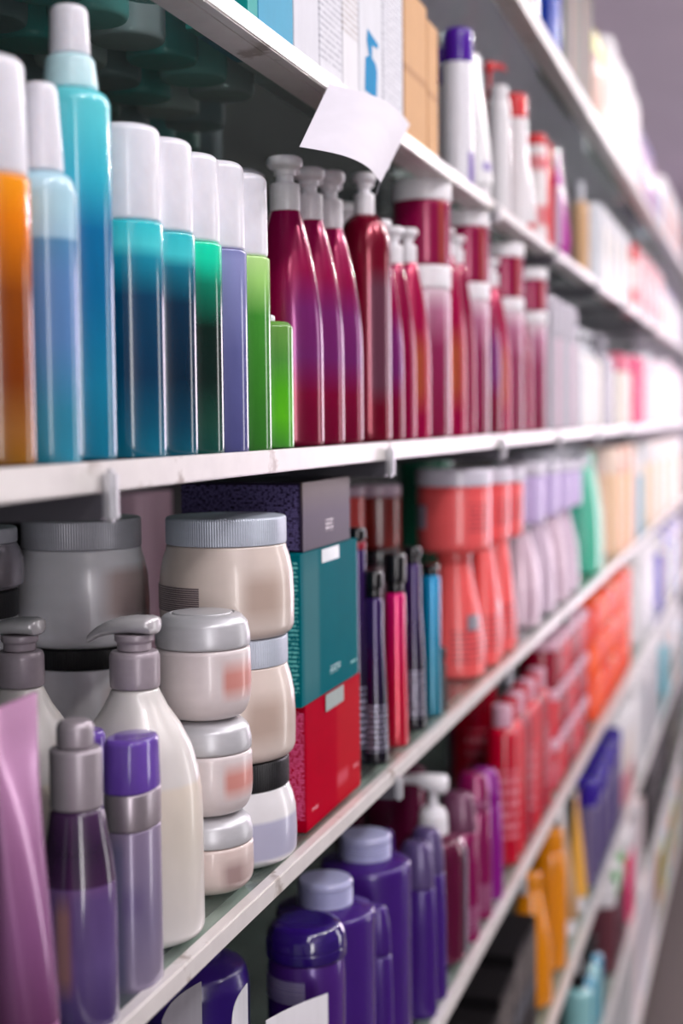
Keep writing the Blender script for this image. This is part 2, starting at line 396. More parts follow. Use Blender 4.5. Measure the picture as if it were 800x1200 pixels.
for i, (xr, hw, yt) in enumerate(mg):
    magenta_pump(xr, hw, yt, yt + 32, 8 + i, (MAG2, MAG3, MAG)[i % 3], 'blurred magenta pump bottle, %s beyond the nearest magenta tub stack' % ords[i], spout=.012)
# stacks of magenta tubs
MTUB = mat('magenta tub plastic', '900044', .2, .2, .2, bands=[(.0, 1., .1, 'c07030', .45, .88, .94, .02)])
MTUBC = mat('clear magenta tub', 'b4708c', .2, 0, .5, grad=[(0, '7c0838'), (.6, '882050'), (.85, 'b06c8c'), (1, 'd8c0cc')])
def tub(shelf, xr, hw, y0, ylid, ytop, mb, ml, label, cat='jar', name='lidded_tub', g=.012, zbase=None, group=None, taper=1., pym=None, seg=44, r=None):
    it = Item(name, label, cat, shelf, xr, hw, g, group=group, zbase=zbase, pym=pym, r=r)
    zl, zt = it.z(ylid), it.z(ytop); r = it.r
    lathe('body', [(r * .9 * taper, 0), (r * .97 * taper, .004), (r * .97, zl * .5), (r * .97, zl * .97), (r * .93, zl)], mb, it.o, seg=seg, rad=.003)
    lathe('lid', [(r, zl + .0003), (r, zt - .002), (r * .96, zt)], ml, it.o, seg=seg, rad=.0015)
    return it
for i, (xr, hw, yt, yl, yb, yl2) in enumerate([(529, 35, 213, 238, 313, 340), (574, 30, 249, 268, 333, 353), (614, 26, 287, 303, 350, 366), (641, 22, 316, 329, 366, 380)]):
    nm = ['nearest', 'second', 'third', 'farthest'][i]
    it = tub('C', xr, hw, None, yl2, yb + .5, MTUBC, WHITEP, 'tall magenta tub with pale lid, base of the %s magenta stack' % nm, g=.004, group='stacked magenta tubs', pym=400)
    tub('C', xr, hw, None, yl, yt, MTUB, WHITEP, 'magenta tub with white lid on top of the %s magenta stack' % nm, zbase=it.zb + it.z(yb + .5) + .0004, g=.004, group='stacked magenta tubs', pym=280)

# =============== shelf D: near group
# mauve tube, standing on its cap
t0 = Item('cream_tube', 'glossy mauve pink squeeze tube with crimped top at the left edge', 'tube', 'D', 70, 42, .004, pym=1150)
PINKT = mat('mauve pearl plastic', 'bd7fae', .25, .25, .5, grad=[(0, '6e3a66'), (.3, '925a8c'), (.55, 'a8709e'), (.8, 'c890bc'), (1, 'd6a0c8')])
def tube_body(name, o, r, z0, z1, m, ang=PI / 2, seg=40, crimp=.012, wide=1.25, thick=.0012, n=16):
    V, Fc = [], []; ca, sa = math.cos(ang), math.sin(ang)
    hs = [0] + [(i / n) for i in range(1, n + 1)]
    rows = [(r * (1 + (wide - 1) * t), max(thick, r * (1 - t ** 1.25)), z0 + (z1 - crimp - z0) * t) for t in hs] + [(r * wide, thick, z1)]
    for a, b, z in rows:
        for k in range(seg):
            q = 2 * PI * k / seg; u, v = a * math.cos(q), b * math.sin(q)
            V.append((u * ca - v * sa, u * sa + v * ca, z))
    for i in range(len(rows) - 1):
        for k in range(seg):
            k2 = (k + 1) % seg; Fc.append((i * seg + k, i * seg + k2, (i + 1) * seg + k2, (i + 1) * seg + k))
    Fc += [tuple(range(seg)), tuple((len(rows) - 1) * seg + k for k in range(seg))]
    return mesh_obj(name, V, Fc, m, o, sharp=40)
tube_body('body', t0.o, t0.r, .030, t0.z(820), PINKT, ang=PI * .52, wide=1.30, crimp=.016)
lathe('cap', [(t0.r * .85, 0), (t0.r * .97, .003), (t0.r * .97, .0297)], mat('mauve cap', 'a06090', .3, .2, .3), t0.o)

# purple spray bottle (translucent)
PURL = mat('purple translucent', '6a3c96', .15, 0, .7, grad=[(0, '3c2c60'), (.3, '5e4c80'), (.6, '5a4478'), (.66, '64487a'), (.665, '3c2044'), (.82, '2c1836'), (1, '43284c')], bands=[(.2, .6, .06, 'a87850', .55, .42, .62, .04)])
p = Item('spray_bottle', 'translucent purple bottle with silver spray cap beside the mauve tube', 'bottle', 'D', 137, 44, .006, pym=1080)
p.part('body', PURL, [(None, 42), (1195, 45), (1065, 45), (1030, 44), (1005, 41), (985, 37.5), (965, 34), (945, 31)], seg=48, rad=.003)
p.part('collar', mat('satin grey silver', 'aca3aa', .36, .4), [(944.5, 31), (878, 31), (875, 28)], seg=44)
p.part('spray_button', mat('satin grey silver'
, ''), [(874.5, 22), (850, 22), (843, 17)], seg=36, rad=.002)
# violet capped oval bottle
q = Item('oval_bottle', 'lavender oval bottle with silver band and clear violet cap', 'bottle', 'D', 191, 33, .003, pym=1060)
for nm, m, pts in (('body', mat('lavender pearl', '7c6298', .28, .2, .5, grad=[(0, '8c8298'), (.5, '7a7090'), (1, '8a7c98')], bands=[(.15, .95, .05, '5c6484', .6, .35, .6, .06), (.55, .7, .05, '5a4a7c', .6, .6, .9, .1)]), [(None, 31), (1180, 33), (966, 33)]),
                   ('band', mat('brushed silver band', 'b4aab2', .32, .7), [(965.5, 33.5), (923, 33.5)]),
                   ('cap', mat('clear violet plastic', '7450b8', .12, 0, .6, alpha=.62), [(922.5, 34), (866, 32), (862, 29)])):
    q.part(nm, m, pts, seg=48, sx=.86, sy=1.25, ex=2.4)
q2 = Item('oval_bottle', 'violet capped bottle hidden behind the silver spray cap', 'bottle', 'D', 127, 30, .048, pym=900)
q2.part('body', mat('violet back bottle', '4a3478', .3, 0, .4), [(None, 28), (920, 28)]); q2.part('cap', mat('clear violet plastic', ''), [(919.5, 30), (862, 28), (855, 24)], seg=44)

# cream pump bottles
CREAM = mat('cream pearl plastic', 'ddd6cf', .34, .05, .35, grad=[(0, 'd8d4d2'), (.4, 'd6cec2'), (.62, 'ddd2c4'), (.64, 'd9d4d0'), (1, 'dcd8d4')], sss=.1)
GREYC = mat('grey collar plastic', 'a59aa2', .33, .15)
def cream_pump(label, xr, hw, sc, y0, g):
    it = Item('pump_bottle', label, 'bottle', 'D', xr, hw, g, pym=1000, group='cream pump bottles with grey pumps')
    z = lambda y: it.z(y0 + (y - 720) * sc)
    k = it.k * sc
    lathe('body', [(74 * k, 0), (77 * k, .004), (77 * k, z(960)), (76 * k, z(925)), (72 * k, z(900)), (65 * k, z(873)), (52 * k, z(848)), (38 * k, z(828)), (30 * k, z(812)), (27 * k, z(805))], CREAM, it.o, seg=60, rad=.004, sharp=60)
    lathe('collar', [(29 * k, z(804.5)), (29.5 * k, z(795)), (29.5 * k, z(768)), (27 * k, z(762))], GREYC, it.o, seg=48)
    lathe('pump_stem', [(20 * k, z(761.5)), (20 * k, z(752)), (23 * k, z(750)), (23 * k, z(742))], GREYC, it.o, seg=40)
    # lever: thick at the right end, thinning towards the nozzle on the left
    cz = [(30, 733, 9), (27, 732, 19), (20, 731, 22), (0, 731, 24), (-18, 733, 22), (-34, 737, 18), (-46, 742, 13), (-54, 747, 9), (-58, 750, 7)]
    hh = [7, 10, 10.5, 10, 9.5, 8, 6.5, 5.5, 4.5]
    loft('pump_lever', [(Vector((dx * k, 0, z(yy))), w_ * k * .95, h * k) for (dx, yy, w_), h in zip(cz, hh)], mat('pump lever grey', 'c2bfc2', .26, .25), it.o, seg=28)
    return it
cream_pump('cream pump bottle with grey lever pump in front of the jar stacks', 240, 78, 1., 720, .010)
cream_pump('cream pump bottle partly hidden behind the mauve tube at the left', 93, 64, .96, 722, .104)

# front stack of silver lidded jars
JARP = mat('pale pink grey jar', 'ddd2d2', .35, .05, .3, bands=[(.38, .78, .12, 'd07868', .8, .86, 1.2, .03)], sss=.1)
JARB = mat('rose beige jar', 'd8c6c0', .35, .05, .3, bands=[(.2, .7, .12, '8a6a6a', .7, .84, .99, .04)], sss=.1)
SLID = mat('pearl silver lid', 'c4c4c8', .34, .25)
zb = None
for i, (xr, hw, yb_, yl, yt, mb, lab) in enumerate([(298, 56, None, 982, 947, JARB, 'beige jar with silver lid at the bottom of the front stack'),
        (293, 55, 0, 876, 837, JARP, 'middle pink grey jar with silver lid of the front stack of three'),
        (288, 55, 0, 762, 714, JARP, 'top silver domed jar of the front stack beside the cream pump bottle')]):
    it = Item('cream_jar', lab, 'jar', 'D', xr, hw, .010, pym=(1030, 910, 800)[i], zbase=zb, group='jars with silver lids')
    if zb is not None:   # stand straight on the jar below
        it.o.location.x, it.o.location.y = j0.x, j0.y; it.x, it.y = j0.x, j0.y
    else: j0 = it
    zl, zt, r = it.z(yl - (0, 0, 6)[i]), it.z(yt + 2), j0.r
    lathe('body', [(r * .62, 0), (r * .86, .003), (r * .98, zl * .25), (r, zl * .5), (r * .99, zl * .95), (r * .95, zl)], mb, it.o, seg=56, rad=.006, sharp=60)
    hl = zt - zl
    lathe('lid', [(r * .985, zl + .0003), (r * .985, zl + hl * .35), (r * .93, zl + hl * .72), (r * .80, zl + hl * .92), (r * .66, zl + hl * .985)] + ([(r * .64, zl + hl * .9), (r * .62, zl + hl)] if i == 2 else [(r * .6, zl + hl)]), SLID, it.o, seg=56, rad=.002, sharp=60)
    zb = it.zb + zt + .0003

# big jars with ribbed lids
BIGJ = mat('beige big jar', 'dcccc2', .32, .05, .35, grad=[(0, 'd2c4bc'), (.3, 'd8cac0'), (1, 'dccdc4')], bands=[(.25, .68, .1, 'a88c7c', .6, .78, 1.0, .06)], sss=.1, prints=[])
GREYJ = mat('grey white big jar', 'f0eef4', .32, .05, .35, bands=[(.3, .8, .06, 'b08478', .6, .86, 1.1, .05)], sss=.1)
WHITEJ = mat('white jar lavender label', 'e2e0e2', .3, .05, .35, bands=[(.12, .62, .03, '9c9cc0', .7)], sss=.1)
RIBLID = mat('ribbed grey lid', 'c2cad8', .38, .2, ribs=150)
RIBLID2 = mat('ribbed dark grey lid', 'c0c0ca', .38, .2, ribs=150)
RIBLIDB = mat('ribbed black lid', '121216', .35, .1, ribs=150)
def barcode(o, r, z0, z1, a0, a1, m, n=14, name='barcode_label'):
    """a curved paper label, striped with its lines of print"""
    V, Fc = [], []
    for j in range(n + 1):
        a = a0 + (a1 - a0) * j / n
        for rr, z in ((r + .0001, z0), (r + .0001, z1), (r + .0004, z1), (r + .0004, z0)): V.append((rr * math.cos(a), rr * math.sin(a), z))
    for j in range(n):
        b0 = 4 * j
        for q in range(4): Fc.append((b0 + q, b0 + (q + 1) % 4, b0 + 4 + (q + 1) % 4, b0 + 4 + q))
    Fc += [(0, 1, 2, 3), (4 * n, 4 * n + 1, 4 * n + 2, 4 * n + 3)]
    return mesh_obj(name, V, Fc, m, o)
def stripes(name, c1, c2, n, axis=2):
    t = NT(name); tc = t.n('ShaderNodeTexCoord'); sp = t.n('ShaderNodeSeparateXYZ'); t.l(tc.outputs['Generated'], sp.inputs[0])
    nz = t.n('ShaderNodeTexNoise'); nz.noise_dimensions = '1D'; nz.inputs['Scale'].default_value = n * 1.3; t.l(sp.outputs[axis], nz.inputs['W'])
    f = t.math('FRACT', t.math('MULTIPLY', sp.outputs[axis], float(n)))
    m = t.band(t.math('ADD', f, t.math('MULTIPLY', nz.outputs[0], .3)), .45, 1.4, .1)
    t.l(t.mix(m, srgb(c1), srgb(c2)), t.b.inputs['Base Color']); t.b.inputs['Roughness'].default_value = .4; return t.m
BARC = stripes('barcode lines', 'c9bab6', '5c4e52', 12)
def big_jar(label, shelf, xr, hw, yl, yt, zbase, mb, ml, g, pym, like=None, group='wide jars with ribbed lids', flat=False):
    it = Item('wide_jar', label, 'jar', shelf, xr, hw, g, pym=pym, zbase=zbase, group=group)
    if like: it.o.location.x, it.o.location.y = like.x, like.y; it.x, it.y = like.x, like.y
    r = like.r if like else it.r
    zl, zt = it.z(yl), it.z(yt)
    lathe('body', [(r * .88, 0), (r * .955, .003), (r * .992, zl * .10), (r, zl * .3), (r, zl * .45), (r * .985, zl * .68), (r * .94, zl * .85), (r * .895, zl * .95), (r * .885, zl)], mb, it.o, seg=64, rad=.003, sharp=60)
    lathe('lid', [(r * .895, zl + .0003), (r * .895, zt - .0015), (r * .87, zt)], ml, it.o, seg=64, rad=.001, sharp=30)
    it.top = it.zb + zt + .0003
    return it
s1 = big_jar('white jar with black ribbed lid at the bottom of the stack beside the boxes', 'D', 348, 78, 915, 882, None, WHITEJ, RIBLIDB, .004, 970)
s2 = big_jar('cream jar with grey ribbed lid in the middle of the stack beside the boxes', 'D', 346, 78, 775, 742, s1.top, BIGJ, RIBLID, .012, 830, s1)
s3 = big_jar('cream jar with grey ribbed lid and barcode on top, beside the dark carton', 'D', 343, 78, 636, 604, s2.top, BIGJ, RIBLID, .012, 690, s1)
barcode(s3.o, s1.r * 1.0005, s3.z(710), s3.z(681), math.radians(196), math.radians(268), BARC)
# second row of jars
c1 = big_jar('grey white jar at the bottom of the shaded rear stack', 'D', 179, 78, 885, 860, None, GREYJ, RIBLIDB, .14, 900)
c2 = big_jar('shaded jar with black ribbed lid in the middle of the rear stack', 'D', 179, 78, 775, 751, c1.top, GREYJ, RIBLIDB, .14, 800, c1)
c3 = big_jar('large grey jar with dark ribbed lid under the first bracket', 'D', 179, 78, 640, 606, c2.top, GREYJ, RIBLID2, .14, 680, c1)
PANELP = stripes('panel of print', '4c464e', 'b0a8b0', 9)
barcode(c3.o, c1.r * 1.0005, c3.z(712), c3.z(685), math.radians(200), math.radians(226), PANELP, name='print_panel')
d1 = big_jar('black lidded jar at the far left under the silver one', 'D', 32, 70, 722, 690, None, GREYJ, RIBLIDB, .21, 800)
d2 = big_jar('silver shouldered jar cut by the left edge under the shelf', 'D', 30, 70, 636, 618, d1.top, mat('silver shoulder', 'a8a0aa', .25, .5, .4), RIBLID2, .21, 660, d1)
# blue black printed carton low behind the cream pumps
z0 = Z['D']
def carton(name, label, X0, X1, pl, pr, z0, z1, m, cat='box', group=None, pyl=600):
    """front face between pixels pl and pr on the plane X1, depth back to X0"""
    y0, y1 = ypix(pl, X1, pyl), ypix(pr, X1, pyl)
    o = thing(name, label, cat, ((X0 + X1) / 2, (y0 + y1) / 2, z0), group)
    cx, cy = (X0 + X1) / 2, (y0 + y1) / 2
    b_ = boxm('carton_body', X0 - cx, X1 - cx, y0 - cy, y1 - cy, 0, z1 - z0, m, o, bev=.0006)
    return o, y0 - cy, y1 - cy, X1 - cx, X0 - cx
o_, *_r = carton('carton', 'dark blue carton lying low between the two cream pump bottles', -.130, -.108, 84, 116, Z['D'], Z['D'] + .10, mat('navy carton', '14142c', .45, prints=[(.5, .95, 14, '3c44a8', 0, 1, -.1, .1)]), pyl=850)

# the three cartons
def tpix(py, px, X): return onX(px, py, X).z
FX = -.016
zr1 = tpix(827, 358, FX); zr2 = tpix(650, 350, FX); zr3 = tpix(566, 355, FX)
xb = -.118
RED = mat('crimson carton', 'a80022', .5, 0, .0, ior=1.05, bands=[(.0, 1, .1, 'c03a38', .3, .99, 2, .004, .55, 1.2), (.16, .26, .03, 'd06878', .5, .99, 2, .004, .55, .75)], prints=[(.1, .95, 46, 'f070a8', .0, .985, -.1, .02), (.13, .155, 2, 'f0c0cc', .99, 1.1, .10, .2), (.2, .23, 2, 'f0b0bc', .99, 1.1, .86, .96)])  # soft full-height strip, paler red over the far part of the front
TEAL = mat('teal carton', '00606a', .5, 0, .0, ior=1.05, bands=[(.0, 1, .15, '5d8284', .4, .99, 2, .004, .05, .3)], prints=[(.08, .95, 30, '6ac4c0', .8, .98, -.1, .02), (.115, .165, 2, 'cfe4e4', .99, 1.1, .48, .66), (.10, .125, 1, 'b0dcd8', .99, 1.1, .86, .97)])  # soft full-height strip, greyer over the near part of the front
PUR = mat('black purple carton', '5a4a58', .45, .15, 0, ior=1.2, grad=[(0, '352b3c'), (.5, '43384a'), (1, '605550')], bands=[(-1, 2, .001, '1c1428', 1, -1, .985, .002)], prints=[(.02, .96, 30, '7468a0', .0, .97, -.1, .02), (.22, .4, 3, 'e0d8dc', .99, 1.1, .46, .62)])
o1, *_ = carton('carton', 'crimson gloss carton standing on the shelf beside the white jar', xb, FX, 358, 422, Z['D'], zr1, RED, group='stacked gloss cartons', pyl=880)
o2, *_ = carton('carton', 'teal gloss carton in the middle of the carton stack', xb + .003, FX + .001, 352, 419, zr1 + .0004, zr2, TEAL, group='stacked gloss cartons', pyl=730)
o3, ya, yb2, xf, _x = carton('carton', 'dark purple carton covered in fine print on top of the carton stack', xb - .010, FX - .001, 354.5, 410, zr2 + .0004, zr3, PUR, group='stacked gloss cartons', pyl=610)
# tape and seals over the seams of the carton lids
TAPE = mat('clear tape', 'c8d8d4', .15, 0, .5, alpha=.35)
for o, zt, pa, pb, zz in ((o1, zr1, 379, 400, .016), (o2, zr2, 376, 396, .013)):
    ya, yb3 = ypix(pa, FX, 730) - o.location.y, ypix(pb, FX, 730) - o.location.y
    xf2 = FX + .0016 - o.location.x
    boxm('tape', xf2 - .0014 if False else xf2 - .0005, xf2, ya, yb3, zt - o.location.z - zz, zt - o.location.z - .001, TAPE, o, bev=0)

# mauve carton deep on the shelf and another jar pile behind the cartons
carton('carton', 'dusty pink carton at the back of the cream jar shelf', -.44, -.34, 128, 202, Z['D'], Z['D'] + .27, mat('dusty pink card', 'c8a0b4', .5), pyl=620)

# =============== slim tapered bottles
def slim(label, xr, hwb, hwt, ycap, yneck, ybody, mb, band=None, g=.012, group='slim tapered bottles with black caps', capw=1.05, pym=860):
    it = Item('slim_bottle', label, 'bottle', 'D', xr, hwb, g, pym=pym, group=group)
    k = it.k; z = it.z; zb_ = z(ybody)
    lathe('body', [(hwb * .93 * k, 0), (hwb * k, .003), (hwb * .97 * k, zb_ * .12), (hwb * .82 * k + hwt * .1 * k, zb_ * .4), (hwt * k, zb_ * .75), (hwt * k, zb_ * .97), (hwt * .9 * k, zb_)], mb, it.o, seg=36, rad=.002, sharp=60)
    if yneck < ybody: lathe('neck', [(hwt * .8 * k, zb_ + .0002), (hwt * .8 * k, z(yneck))], BLACKP, it.o, seg=30)
    lathe('cap', [(hwt * capw * k, z(yneck) + .0003), (hwt * capw * k, z(ycap + 3)), (hwt * .85 * k, z(ycap))], BLACKP, it.o, seg=32)
    if band: lathe('ring', [(hwt * 1.08 * k, zb_ - .003), (hwt * 1.08 * k, zb_ + .0045)], band, it.o, seg=32)
    return it
DPUR = mat('black purple lacquer', '1c0e34', .15, .3, .7, grad=[(0, '0d0a18'), (.35, '150a28'), (.7, '2c1250'), (1, '34145c')], prints=[(.08, .36, 9, 'a4a0b8', .35, 1, 0, .75)])
PNKL = mat('hot pink lacquer', 'd8005c', .15, .3, .7, grad=[(0, 'c0102c'), (.4, 'd0003c'), (1, 'e00074')])
CYNL = mat('bright cyan lacquer', '0090c0', .15, .3, .7, grad=[(0, '007088'), (.4, '0080a0'), (1, '0a98d0')])
CRIM = mat('crimson ring', '8c0828', .3)
slim('dark purple slim bottle with printed base, touching the crimson carton', 434, 15, 11, 618, 632, 640, DPUR, CRIM, g=.03)
slim('black purple slim bottle between crimson carton and hot pink bottle', 456, 17.5, 11.5, 668, 690, 700, DPUR)
slim('hot pink slim bottle with black cap', 479, 15.5, 12.5, 648, 682, 694, PNKL)
slim('tall dark purple slim bottle between the pink and cyan bottles', 500, 16, 10, 640, 652, 660, DPUR)
slim('bright cyan slim bottle with black cap beside the coral jars', 518, 12.5, 11, 661, 664, 674, CYNL)
slim('small black bottle between cyan and coral bottles', 525, 7, 5, 758, 772, 778, BLACKP)
# red brown jars in the shade behind
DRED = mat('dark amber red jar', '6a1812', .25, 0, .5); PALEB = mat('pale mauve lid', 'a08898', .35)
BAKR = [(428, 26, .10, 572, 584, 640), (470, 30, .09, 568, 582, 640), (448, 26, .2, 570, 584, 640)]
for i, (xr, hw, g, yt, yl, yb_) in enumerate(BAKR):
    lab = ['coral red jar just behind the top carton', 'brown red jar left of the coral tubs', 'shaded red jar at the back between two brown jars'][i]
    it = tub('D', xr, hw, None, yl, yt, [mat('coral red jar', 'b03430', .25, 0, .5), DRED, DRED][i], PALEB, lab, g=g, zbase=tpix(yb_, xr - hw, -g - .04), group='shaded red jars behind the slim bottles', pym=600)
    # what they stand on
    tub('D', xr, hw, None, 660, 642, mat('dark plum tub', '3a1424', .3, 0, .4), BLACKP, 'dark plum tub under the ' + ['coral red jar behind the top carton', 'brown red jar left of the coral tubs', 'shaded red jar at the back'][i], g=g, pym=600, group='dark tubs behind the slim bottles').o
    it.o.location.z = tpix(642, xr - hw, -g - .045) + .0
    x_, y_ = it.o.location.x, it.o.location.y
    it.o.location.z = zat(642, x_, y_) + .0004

# =============== generic kinds for the blurred rows
def cyl_bottle(o, r, h, mb, mc, capf=.22, capr=.5, sh=.06, seg=28, ex=2, sx=1, sy=1):
    zb_ = h * (1 - capf)
    lathe('body', [(r * .94, 0), (r, .004), (r, zb_ * (1 - sh * 1.6)), (r * .93, zb_ * (1 - sh * .6)), (r * (capr + .08), zb_)], mb, o, seg=seg, rad=.003, ex=ex, sx=sx, sy=sy, sharp=50)
    lathe('cap', [(r * capr, zb_ + .0003), (r * capr, h - .002), (r * capr * .88, h)], mc, o, seg=seg)
def curvy_bottle(o, r, h, mb, mc, capf=.12, seg=28):
    zb_ = h * (1 - capf)
    lathe('body', [(r * .9, 0), (r, .004), (r * .98, zb_ * .3), (r * .9, zb_ * .55), (r * .74, zb_ * .75), (r * .55, zb_ * .93), (r * .46, zb_)], mb, o, seg=seg, rad=.004, sharp=60)
    lathe('cap', [(r * .5, zb_ + .0003), (r * .47, h - .002), (r * .4, h)], mc, o, seg=seg)
def tube_item(o, r, h, mb, mc, seg=28):
    lathe('cap', [(r * .8, 0), (r * .86, .002), (r * .86, h * .14)], mc, o, seg=seg)
    tube_body('body', o, r, h * .14 + .0003, h, mb, ang=PI / 2, wide=1.18, crimp=.01, seg=seg, n=8)
def can_item(o, r, h, mb, mc, capf=.25, seg=28):
    zb_ = h * (1 - capf)
    lathe('body', [(r * .96, 0), (r, .003), (r, zb_ - .002), (r * .95, zb_)], mb, o, seg=seg)
    lathe('cap', [(r * .97, zb_ + .0003), (r * .97, h - .004), (r * .86, h)], mc, o, seg=seg, rad=.003)
def jar_item(o, r, h, mb, mc, lidf=.22, seg=30):
    zb_ = h * (1 - lidf)
    lathe('body', [(r * .84, 0), (r * .95, .003), (r * .98, zb_ * .4), (r * .97, zb_ * .95), (r * .9, zb_)], mb, o, seg=seg, rad=.003, sharp=50)
    lathe('lid', [(r, zb_ + .0003), (r, h - .002), (r * .95, h)], mc, o, seg=seg)
def pump_item(o, r, h, mb, mc, seg=26, spout=.02, d=(-1, -.1)):
    zb_ = h * .74
    lathe('body', [(r * .94, 0), (r, .004), (r, zb_ * .8), (r * .9, zb_ * .92), (r * .5, zb_)], mb, o, seg=seg, rad=.004, sharp=50)
    pump_top(o, zb_, r * .42, h * .09, r * .15, h * .08, r * .45, h * .09, mc, spout, d, seg=22)
def box_item(o, r, h, mb, mc, dep=None):
    dd = dep or r * 1.6
    boxm('carton_body', -dd, r, -r, r, 0, h, mb, o, bev=.0006)
KINDS = dict(cyl=cyl_bottle, curvy=curvy_bottle, tube=tube_item, can=can_item, jar=jar_item, pump=pump_item, box=box_item)
NAMES = dict(cyl=('bottle', 'bottle'), curvy=('bottle', 'bottle'), tube=('cream_tube', 'tube'), can=('spray_can', 'can'), jar=('lidded_jar', 'jar'), pump=('pump_bottle', 'bottle'), box=('carton', 'box'))
def prod(kind, label, shelf, xr, r, h, mb, mc=None, g=.012, group=None, zbase=None, pym=None, lift=None, **kw):
    nm, cat = NAMES[kind]
    it = Item(nm, label, cat, shelf, xr, None, g, r=r, group=group, zbase=zbase, pym=pym)
    KINDS[kind](it.o, r, h, mb, mc, **kw)
    it.top = it.zb + h + .0003
    return it
def pl(name, col, rough=.3, metal=0., coat=.4, **kw): return mat(name, col, rough, metal, coat, **kw)

def row(kind, desc, where, shelf, x0, x1, r, h, mats, mc, gap=.004, g=.012, group=None, jitter=.0, stack=1, hs=None, pym=None, maxn=25, back=0, **kw):
    """one row of alike products from the pixel x0 to the pixel x1 along the shelf front; each one is an object of its own"""
    pym = pym or 600
    xr = x0; n = 0
    y = place(x0, r, g, pym)[1]; yend = place(x1, r, g, pym)[1]
    out = []
    while y <= yend + .001 and n < maxn:
        zb_ = None
        for s_ in range(stack):
            m = mats[(n + s_) % len(mats)] if isinstance(mats, (list, tuple)) else mats
            c_ = mc[(n) % len(mc)] if isinstance(mc, (list, tuple)) else mc
            lvl = '' if stack == 1 else (['lower ', 'upper '] if stack == 2 else ['bottom ', 'middle ', 'top '])[s_]
            dd = desc if isinstance(desc, str) else desc[(n + s_) % len(desc)]
            lab = '%s%s, %s %s' % (lvl, dd, ords[n], where)
            nm, cat = NAMES[kind]
            hh = (hs[s_] if hs else h) * (1 + random.uniform(-jitter, jitter))
            o = thing(nm, lab, cat, (-(g + r), y, Z[shelf] if zb_ is None else zb_), group or ((desc if isinstance(desc, str) else desc[0]) + 's'))
            KINDS[kind](o, r, hh, m, c_, **kw)
            zb_ = (Z[shelf] if zb_ is None else zb_) + hh + .0003
            out.append(o)
        y += 2 * r + gap; n += 1
    return out

TXT = dict(prints=[(.1, .9, 26, '9a9aa8', .5, 1.1, -.1, .9)])
WHB = pl('white carton print', 'd6d6dd', .55, 0, 0, ior=1.2, prints=[(.08, .92, 30, 'a8a8b4', -.1, 1.1, -.1, 1.1)])
WHB2 = pl('white carton print sparse', 'dad9de', .55, 0, 0, ior=1.2, prints=[(.3, .6, 10, 'b0a8a8', -.1, 1.1, -.1, 1.1)])
WHT = pl('white pearl', 'dfdbdf', .28)
WHC = pl('cool white gloss', 'd2d4dc', .2, .1, .6)
WSIL = pl('silver white gloss', 'aaa6b0', .2, .35, .6)
WCRM = pl('warm cream white', 'eee4da', .3)
# =============== shelf B
yy = lambda px: ypix(px, -.012, 100)
def bbox(label, pl_, pr_, h, m, dep=.07, X1=-.013, shelf='B', pyl=100, z0=None):
    return carton('carton', label, X1 - dep, X1, pl_, pr_, Z[shelf] if z0 is None else z0, (Z[shelf] if z0 is None else z0) + h, m, pyl=pyl)
bbox('dark teal carton above the left shelf corner', 291, 303, .19, pl('dark teal card', '1c9c98', .5, 0, 0, ior=1.2), .05)
bbox('wide cyan carton at the left end of the upper shelf', 303.5, 344, .22, pl('cyan card', '2494b8', .5, 0, 0, ior=1.2), .05)
bbox('plain white carton right of the cyan carton', 345, 374, .20, pl('white card', 'd0d0d8', .55, 0, 0, ior=1.2), .05)
bbox('white carton with grey print, second of the white cartons', 375, 401, .20, WHB, .06)
bbox('white carton with sparse print, third of the white cartons', 402, 420, .19, WHB2, .06)
bo, ya, yb4, xf, _ = bbox('white carton printed with a blue pump bottle picture above the paper tag', 421, 448, .19, pl('white card plain', 'd0d1d8', .55, 0, 0, ior=1.2), .06)
# the printed picture on its face: a flat pump bottle silhouette, as ink
def ink(o, pts, x, m, name='printed_picture'):
    n = len(pts); V = [(x, y, z) for y, z in pts] + [(x + .0002, y, z) for y, z in pts]
    Fc = [tuple(range(n)), tuple(range(n, 2 * n))] + [(i, (i + 1) % n, n + (i + 1) % n, n + i) for i in range(n)]
    return mesh_obj(name, V, Fc, m, o, sharp=20)
wy = yb4 - ya; a0 = ya + wy * .22
def sil(s): return [(a0 + wy * .62 * u, .020 + .060 * v) for u, v in s]
ink(bo, sil([(0, 0), (.8, 0), (.85, .45), (.75, .55), (.5, .6), (.5, .8), (.9, .82), (.95, .9), (.2, 1), (.15, .8), (.3, .6), (.05, .52)]), xf + .0002, pl('blue ink', '0c84b8', .7, 0, 0, ior=1.2))
bbox('white carton with fine print left of the kraft carton', 449, 472, .185, WHB, .06)
KR = pl('kraft card', 'c89a6c', .6, 0, 0, ior=1.2, bands=[(.45, .5, .01, 'a87a50', .7)])
bbox('brown kraft carton on the upper shelf', 474, 500, .165, KR, .06)
bbox('narrow kraft carton right of the larger one, slightly lower', 501, 513, .155, KR, .05)
VIO = pl('violet cap', '4a1496', .2); 
prod('can', 'white can with deep violet cap behind the kraft cartons', 'B', 540, .019, .205, WHT, VIO, g=.045)
prod('can', 'white spray can with violet cap beside the kraft cartons', 'B', 555, .0205, .208, pl('white violet print', 'eae8f0', .25, bands=[(.06, .30, .004, '5a28a0', .9, .9, 1.1, .01)]), VIO, capf=.21)
prod('tube', 'tall white tube standing right of the violet capped can', 'B', 577, .020, .205, pl('white purple print', 'ebe9ec', .3, bands=[(.1, .16, .01, '6a48b0', .8, .75, 1.1, .03)]), WHT)
REDP = pl('signal red', 'd01018', .25)
prod('pump', 'white and red trigger bottle with red spray head', 'B', 586, .016, .235, REDP, REDP, spout=.02, d=(.9, .2), g=.03)
prod('cyl', 'slim white bottle with rounded top before the red capped can', 'B', 598, .017, .195, WHT, WHT, capr=.8, capf=.1)
